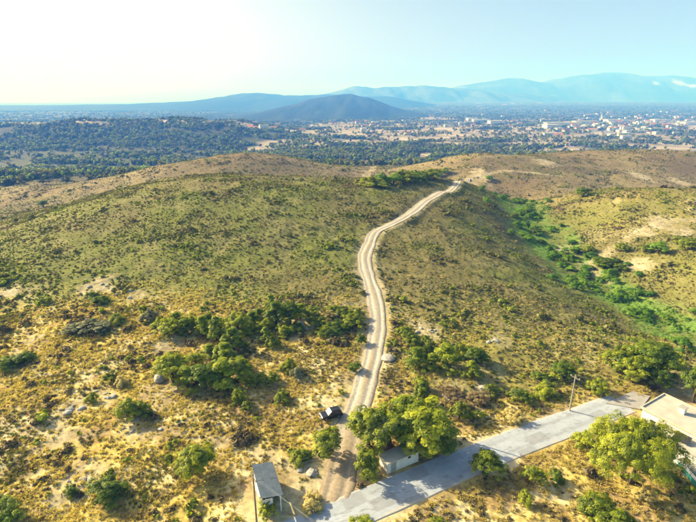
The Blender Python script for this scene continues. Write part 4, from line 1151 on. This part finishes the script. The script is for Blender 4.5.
YM = Matrix.Translation((YA[0], YA[1], HZ)) @ Matrix.Rotation(yrz, 4, 'Z')
def strip(name, mat_, box, label):
    o = MB().box(*box).build(name, mat_); o.matrix_world = YM
    return tag(o, label, kind='structure')
strip('lawn', M['lawn'], (1.4, 13, 0.5, 2.2, -.4, .11), 'strip of yellowing lawn along the teal garden wall')
strip('garden_path', M['paving'], (0.3, 13, 2.22, 3.0, -.4, .08), 'white path between the two lawn strips')
strip('lawn', M['lawn'], (2.4, 13, 3.02, 5.0, -.4, .115), 'strip of yellowing lawn between white path and house terrace')
gw = empty('garden_wall', YM @ Vector((0, 0, 0)), yrz)
tag(gw, 'low teal garden wall with white coping below the house', 'wall')
MB().box(0, 14, -.12, .12, -1.2, .8).build('wall_face', M['teal'], gw); MB().box(-.06, 14.06, -.2, .2, .802, .9).build('coping', M['white'], gw, .01)
MB().box(-.12, .12, .122, 2.6, -1.2, .8).build('wall_return', M['teal'], gw); MB().box(-.2, .2, .202, 2.7, .803, .9).build('coping', M['white'], gw, .01)
def pot(lx, ly, label, gr):
    p = YM @ Vector((lx, ly, .08))
    e = empty('plant_pot', p, random.uniform(0, 6)); tag(e, label, 'plant pot', gr)
    MB().tube([(0, 0, 0), (0, 0, .42), (0, 0, .5)], [.24, .33, .36], 14).build('pot', M['terracotta'], e)
    g = np.random.default_rng(int(abs(lx * 100)))
    c = g.normal(size=(8, 3)) * .2 + np.array([0, 0, .8])
    obj('plant', foliage_mesh('plant', c, g.uniform(.15, .3, 8), 20, .16, 3, M['leaf_dark']), None, e)
for lx, ly in ((0.6, 3.3), (1.3, 3.5), (3.8, 2.6), (0.8, 1.9), (1.0, .9), (5.6, 2.6), (1.6, 4.6)):
    pot(lx, ly, 'terracotta pot with dark plant on the terrace of the white house', 'pots around the terrace')
# driveway patch where the road ends
dv = empty('driveway', (0, 0, 0))
COL.objects.unlink(dv); bpy.data.objects.remove(dv)
dq = [gpix(*q) for q in ((606, 404), (633, 391.5), (650, 397), (640, 410))]
dm = new_mesh('driveway', [(q[0], q[1], ROAD_Z[-1] + zz) for zz in (0.13, -0.5) for q in dq], [(0, 1, 2, 3), (0, 4, 5, 1), (1, 5, 6, 2), (2, 6, 7, 3), (3, 7, 4, 0), (7, 6, 5, 4)])
bm = bmesh.new(); bm.from_mesh(dm); bmesh.ops.recalc_face_normals(bm, faces=bm.faces); bm.to_mesh(dm); bm.free()
tag(obj('driveway', dm, M['pad_grey']), 'grey-brown concrete driveway where the paved road meets the house', kind='structure')

# ------------------------------------------------------------------ dark car beside the track
def build_car():
    p = gpix(331, 417)
    z = h1(*p)
    e = empty('car', (p[0], p[1], z + 0.02), math.radians(202))
    e.scale = (0.76, 0.76, 0.76)
    tag(e, 'dark off-road car parked beside the dirt track', 'car')
    # side profile lofted across the width, with tumblehome
    W = 0.92
    def loft(name, prof, material, parent, wf, bevel):
        V = [(x, -wf(zz), zz) for x, zz in prof] + [(x, wf(zz), zz) for x, zz in prof]
        n = len(prof)
        F = [tuple(range(n)), tuple(range(2 * n - 1, n - 1, -1))] + [(k, k + n, (k + 1) % n + n, (k + 1) % n) for k in range(n)]
        return MB().add(V, F).build(name, material, parent, bevel)
    body = [(-2.1, .42), (-2.15, .62), (-2.12, .98), (-2.0, 1.06), (0.75, 1.08), (1.2, 1.03), (1.95, .95), (2.12, .82), (2.14, .48), (2.0, .38), (1.78, .36), (1.62, .66), (1.3, .76), (.98, .66), (.82, .34), (-.82, .34), (-.98, .66), (-1.3, .76), (-1.62, .66), (-1.78, .36)]
    b = loft('body', body, M['car_paint'], e, lambda zz: W - 0.05 * max(0, zz - .8) - .03 * (zz < .45), 0.035)
    cab = [(-2.0, 1.05), (-1.85, 1.55), (-1.55, 1.70), (0.05, 1.70), (0.85, 1.07)]
    c = loft('cabin', cab, M['car_paint'], e, lambda zz: .89 - .22 * (zz - 1.05), 0.04)
    def quad(name, pts, parent, m=M['glass'], t=0.012):
        P = [Vector(q) for q in pts]; n = (P[1] - P[0]).cross(P[2] - P[0]).normalized() * t
        return MB().add([q + n for q in P] + [q - n for q in P], [(0,1,2,3),(7,6,5,4),(0,4,5,1),(1,5,6,2),(2,6,7,3),(3,7,4,0)]).build(name, m, parent)
    quad('windscreen', [(.76, -.74, 1.16), (.76, .74, 1.16), (.15, .66, 1.635), (.15, -.66, 1.635)], c)
    quad('rear_window', [(-1.965, .74, 1.16), (-1.965, -.74, 1.16), (-1.84, -.66, 1.54), (-1.84, .66, 1.54)], c)
    for s in (-1, 1):
        for (x0, x1, x2, x3) in [(-.42, .58, .06, -.42), (-1.25, -.5, -.5, -1.25), (-1.86, -1.33, -1.33, -1.72)]:
            quad('side_window', [(x0, s * .868, 1.16), (x1, s * .868, 1.16), (x2, s * .772, 1.60), (x3, s * .772, 1.60)], c)
        MB().box(1.98, 2.145, min(s*.5, s*.82), max(s*.5, s*.82), .68, .84).build('headlight', M['lamp_lens'], e, .01)
        MB().box(-2.165, -2.0, min(s*.62, s*.86), max(s*.62, s*.86), .72, .95).build('tail_light', M['tail_lens'], e, .01)
        MB().box(.45, .62, min(s*.9, s*1.06), max(s*.9, s*1.06), 1.08, 1.22).build('mirror', M['dark'], e, .02)
        for x in (-1.3, 1.3):
            wl_ = MB().tube([(x, s * .70, .36), (x, s * .72, .36), (x, s * .90, .36), (x, s * .93, .36)], [.32, .36, .36, .32], 20).build('wheel', M['dark'], e)
            MB().tube([(x, s * .90, .36), (x, s * .94, .36)], [.22, .2], 14).build('rim', M['steel'], wl_)
    MB().box(-1.6, -.1, -.62, -.58, 1.71, 1.75).box(-1.6, -.1, .58, .62, 1.71, 1.75).box(-1.3, -1.25, -.578, .578, 1.71, 1.75).box(-.45, -.4, -.578, .578, 1.71, 1.75).build('roof_rack', M['dark'], e)
    MB().box(2.1, 2.2, -.85, .85, .40, .60).build('bumper', M['dark'], e, .02); MB().box(-2.2, -2.1, -.85, .85, .40, .60).build('bumper', M['dark'], e, .02)
    MB().box(2.10, 2.15, -.45, .45, .64, .84).build('grille', M['dark'], e)
    quad('number_plate', [(2.21, -.26, .44), (2.21, .26, .44), (2.21, .26, .55), (2.21, -.26, .55)], e, M['white'], .004)
build_car()

# ------------------------------------------------------------------ utility poles and cables
def pole(px, py, h, label, mk, arm_rz):
    p = gpix(px, py); z = h1(*p)
    e = empty('utility_pole', (p[0], p[1], z - .3), arm_rz)
    tag(e, label, 'pole', 'utility poles along the road')
    MB().tube([(0, 0, 0), (0, 0, h * .5), (0, 0, h + .3)], [.12, .10, .08], 10).build('pole_shaft', M[mk], e, smooth=False)
    ca = MB().box(-.8, .8, -.05, .05, h - .25, h - .13).build('crossarm', M['timber'], e)
    for x in (-.7, 0.12, .7):
        MB().tube([(x, 0, h - .128), (x, 0, h - .06), (x, 0, h + .04)], [.03, .055, .04], 8).build('insulator', M['white'], ca)
    R = Matrix.Rotation(arm_rz, 3, 'Z')
    return [Vector((p[0], p[1], z - .3)) + R @ Vector((x, 0, h + .05)) for x in (-.7, 0.12, .7)]
p1 = pole(569.5, 411, 6.3, 'pale grey roadside pole right of the rust-brown bushes', 'pad_grey', math.radians(-60))
p2 = pole(443, 434, 6.5, 'wooden pole standing in the tree clump behind the hut', 'timber', math.radians(-62))
p3 = pole(257, 526, 7.2, 'dark wooden pole beside the shed', 'timber', math.radians(-58))
RX = Matrix.Rotation(math.radians(-20), 3, 'Z')
p0 = [Vector((34, 20, 6.5)) + RX @ Vector((0, x, 0)) for x in (-.7, .12, .7)]
def cable(a, b, sag, label):
    pts = [a.lerp(b, t / 24) - Vector((0, 0, sag * 4 * (t / 24) * (1 - t / 24))) for t in range(25)]
    tag(MB().tube(pts, .007, 5).build('power_cable', M['wire']), label, 'cable', 'power cables')
for k in range(3):
    cable(p1[k], p2[k], .5, 'thin power cable from the grey roadside pole to the pole in the tree clump')
    cable(p2[k], p3[k], .7, 'thin power cable from the tree clump pole to the pole beside the shed')
    cable(p3[k], Vector((14 + k * .8, 22 + k * .6, 5.5)), .5, 'thin power cable running from the shed pole over the road')
# the pole those last cables end on, just out of the picture
ep = empty('utility_pole', (14.8, 22.6, h1(14.8, 22.6) - .3), math.radians(37)); tag(ep, 'wooden pole across the road ending the shed cables', 'pole', 'utility poles along the road')
MB().tube([(0, 0, 0), (0, 0, 3), (0, 0, 6.0)], [.15, .125, .095], 10).build('pole_shaft', M['timber'], ep); MB().box(-1.2, 1.2, -.05, .05, 5.5, 5.62).build('crossarm', M['timber'], ep)

# ------------------------------------------------------------------ the plain: trees, woods and the town
def far_tree_mesh(seed, mk='leaf_far'):
    g = np.random.default_rng(seed)
    n = 10
    c = np.stack([g.normal(size=n) * .22, g.normal(size=n) * .22, g.uniform(.2, .75, n)], -1)
    return foliage_mesh('plain_tree', c, g.uniform(.16, .28, n), 12, .26, seed, M[mk])
FT = [far_tree_mesh(800 + k, mk) for k, mk in enumerate(('leaf_far', 'leaf_far', 'leaf_dark', 'leaf_scrub'))]
g = np.random.default_rng(41)
n = 190000
r = 430 * np.exp(g.uniform(0, 1, n) * math.log(5600 / 430)); a = np.radians(g.uniform(-41, 41, n))
sx, sy = r * np.sin(a), r * np.cos(a)
f1 = fbm(sx / 150, sy / 110, 71)
fieldness = ss(0.47, 0.56, f1 + 0.13 * np.exp(-((sy - 1150) / 400)**2) - 0.26 * ss(1900, 3200, sy) + 0.06 * ss(-200, 300, sx) - 0.55 * ss(120, 320, -sx) - 0.04 * ss(600, 800, sy) + 0.10 * np.exp(-((sx - 60) / 260)**2 - ((sy - 1400) / 380)**2))
cl = fbm(sx / 60, sy / 45, 301); belt = np.exp(-(((sy - 850) / 170)**2)) * ss(-250, -100, sx) * (1 - ss(160, 330, sx))
pr = (0.04 + 0.80 * ss(0.46, 0.60, cl + 0.16 * belt + 0.35 * (fbm(sx / 260, sy / 160, 305) - 0.5) + 0.12 * ss(150, 350, -sx) * ss(950, 1080, sy) * (1 - ss(1270, 1340, sy)))) * (1 - 0.72 * fieldness * (1 - 0.6 * belt)) * np.maximum(ss(460, 580, sy), ss(130, 240, -sx) * ss(400, 450, sy))
keep = g.uniform(size=n) < pr * 0.85
sx, sy = sx[keep], sy[keep]
P = np.stack([sx, sy, Hg(sx, sy) - .3], -1)
S = g.uniform(4.5, 9.5, len(sx)); R = g.uniform(0, 6.28, len(sx)); I = g.integers(0, 4, len(sx))
ppx, ppy, dd = project(P)
app = np.where((ppx > 2) & (ppx < PW - 2) & (ppy > 108) & (ppy < 160), S / dd, 0)
order = np.argsort(-app); top, rest = order[:280], order[280:]
for q in top:
    o = obj('plain_tree', FT[I[q]], None, None, tuple(P[q])); o.scale = (S[q],) * 3; o.rotation_euler = (0, 0, R[q])
    wh = ('far left' if ppx[q] < 120 else 'left' if ppx[q] < 240 else 'middle left' if ppx[q] < 348 else 'middle right' if ppx[q] < 456 else 'right' if ppx[q] < 576 else 'far right')
    wk = ('small ' if S[q] < 6.5 else 'tall ' if S[q] > 8.3 else 'middling ') + ('dark green', 'dark green', 'deep green', 'olive')[I[q]]
    rw = 'nearest the hills' if ppy[q] > 149 else 'a little farther out' if ppy[q] > 142 else 'farther out'
    tag(o, wk + ' tree on the plain ' + rw + ', ' + wh, 'tree', wk + ' trees on the plain ' + rw + ', ' + wh)
stuff('far_woods', 'distant dark woods and hedges spread over the plain', FT, P[rest], S[rest], R[rest], I[rest])
print('far trees', len(sx))
def house_mesh(kind):
    mb = MB()
    if kind == 'flat':
        mb.box(-.5, .5, -.5, .5, -.2, .55); nb = len(mb.f); mb.box(-.53, .53, -.53, .53, .552, .62)
    else:
        mb.box(-.5, .5, -.5, .5, -.2, .42); nb = len(mb.f)
        mb.add([(-.56, -.58, .40), (.56, -.58, .40), (.56, .58, .40), (-.56, .58, .40), (-.56, 0, .68), (.56, 0, .68)], [(0, 1, 5, 4), (2, 3, 4, 5), (0, 4, 3), (1, 2, 5), (0, 3, 2, 1)])
    me = new_mesh('town_house', mb.v, mb.f)
    me.materials.append(M['wall_cream']); me.materials.append(M['roof_white'] if kind == 'flat' else M['tile_red'])
    for k, p in enumerate(me.polygons): p.material_index = 1 if k >= nb else 0
    return me
HMS = {'flat': house_mesh('flat'), 'gable': house_mesh('gable')}
def far_house(px, py, w, d, h, kind, label, group, rz=None, name='town_house', cat='house'):
    p = gpix(px, py)
    o = obj(name, HMS[kind], None, None, (p[0], p[1], h1(*p) - .3)); o.scale = (w, d, h / .6); o.rotation_euler = (0, 0, random.uniform(-.6, .6) if rz is None else rz)
    return tag(o, label, cat, group)
for (px, py, w, lb) in [(562, 125.5, 120, 'longest white warehouse on the plain'), (583, 124, 70, 'white warehouse right behind the longest one'), (551, 128, 45, 'short white warehouse in front of the longest one'), (481, 122, 70, 'white industrial hall left of the longest warehouse'),
                        (495, 123.5, 50, 'small hall right of the left industrial hall'), (472, 120.5, 45, 'leftmost of the white industrial halls'), (612, 122, 60, 'white hall at the left edge of the town'), (660, 122, 65, 'white hall in the middle of the town'), (690, 125, 60, 'white hall at the right edge of the town')]:
    far_house(px, py, w, 34, 11, 'flat', lb, None, random.uniform(-.12, .12), 'warehouse', 'warehouse')
g = np.random.default_rng(43)
cnt = 0
while cnt < 240:
    px, py = (g.normal(640, 42), g.normal(124, 5.5)) if cnt < 150 else (g.uniform(430, 696), g.normal(121, 5)) if cnt < 205 else (g.uniform(230, 430), g.normal(126, 5))
    if not (2 < px < 694 and 110 < py < 139): continue
    k = 'gable' if g.uniform() < .4 else 'flat'
    wh = (', near side' if py > 127 else ', middle' if py > 120 else ', far side') + (' left' if px < (600 if cnt < 150 else 300) else ' centre' if px < (650 if cnt < 150 else 520) else ' right')
    gr, lb = ('houses of the town on the right', 'small pale house of the distant town on the right') if cnt < 150 else ('houses scattered on the plain', 'small pale house scattered on the distant plain')
    far_house(px, py, g.uniform(11, 26), g.uniform(9, 14), g.uniform(5, 9), k, ('red-roofed ' if k == 'gable' else 'flat-roofed ') + lb + wh, gr + ', ' + k + wh)
    cnt += 1

# ------------------------------------------------------------------ haze
hz = MB().box(-27000, 27000, -27000, 27000, float(GV[:, 2].min()) - 12, 740)
ho = hz.build('haze', None)
hm = bpy.data.materials.new('haze'); hm.use_nodes = True
hn = hm.node_tree.nodes
hn.remove(hn['Principled BSDF'])
pv = hn.new('ShaderNodeVolumePrincipled')
pv.inputs['Density'].default_value = HAZE_DENSITY
pv.inputs['Color'].default_value = (*HAZE_COL, 1)
pv.inputs['Absorption Color'].default_value = (1, 1, 1, 1)
pv.inputs['Anisotropy'].default_value = 0.0
hm.node_tree.links.new(pv.outputs[0], hn['Material Output'].inputs['Volume'])
ho.data.materials.clear(); ho.data.materials.append(hm)
tag(ho, 'blue summer haze over the far plain and hills', kind='stuff')
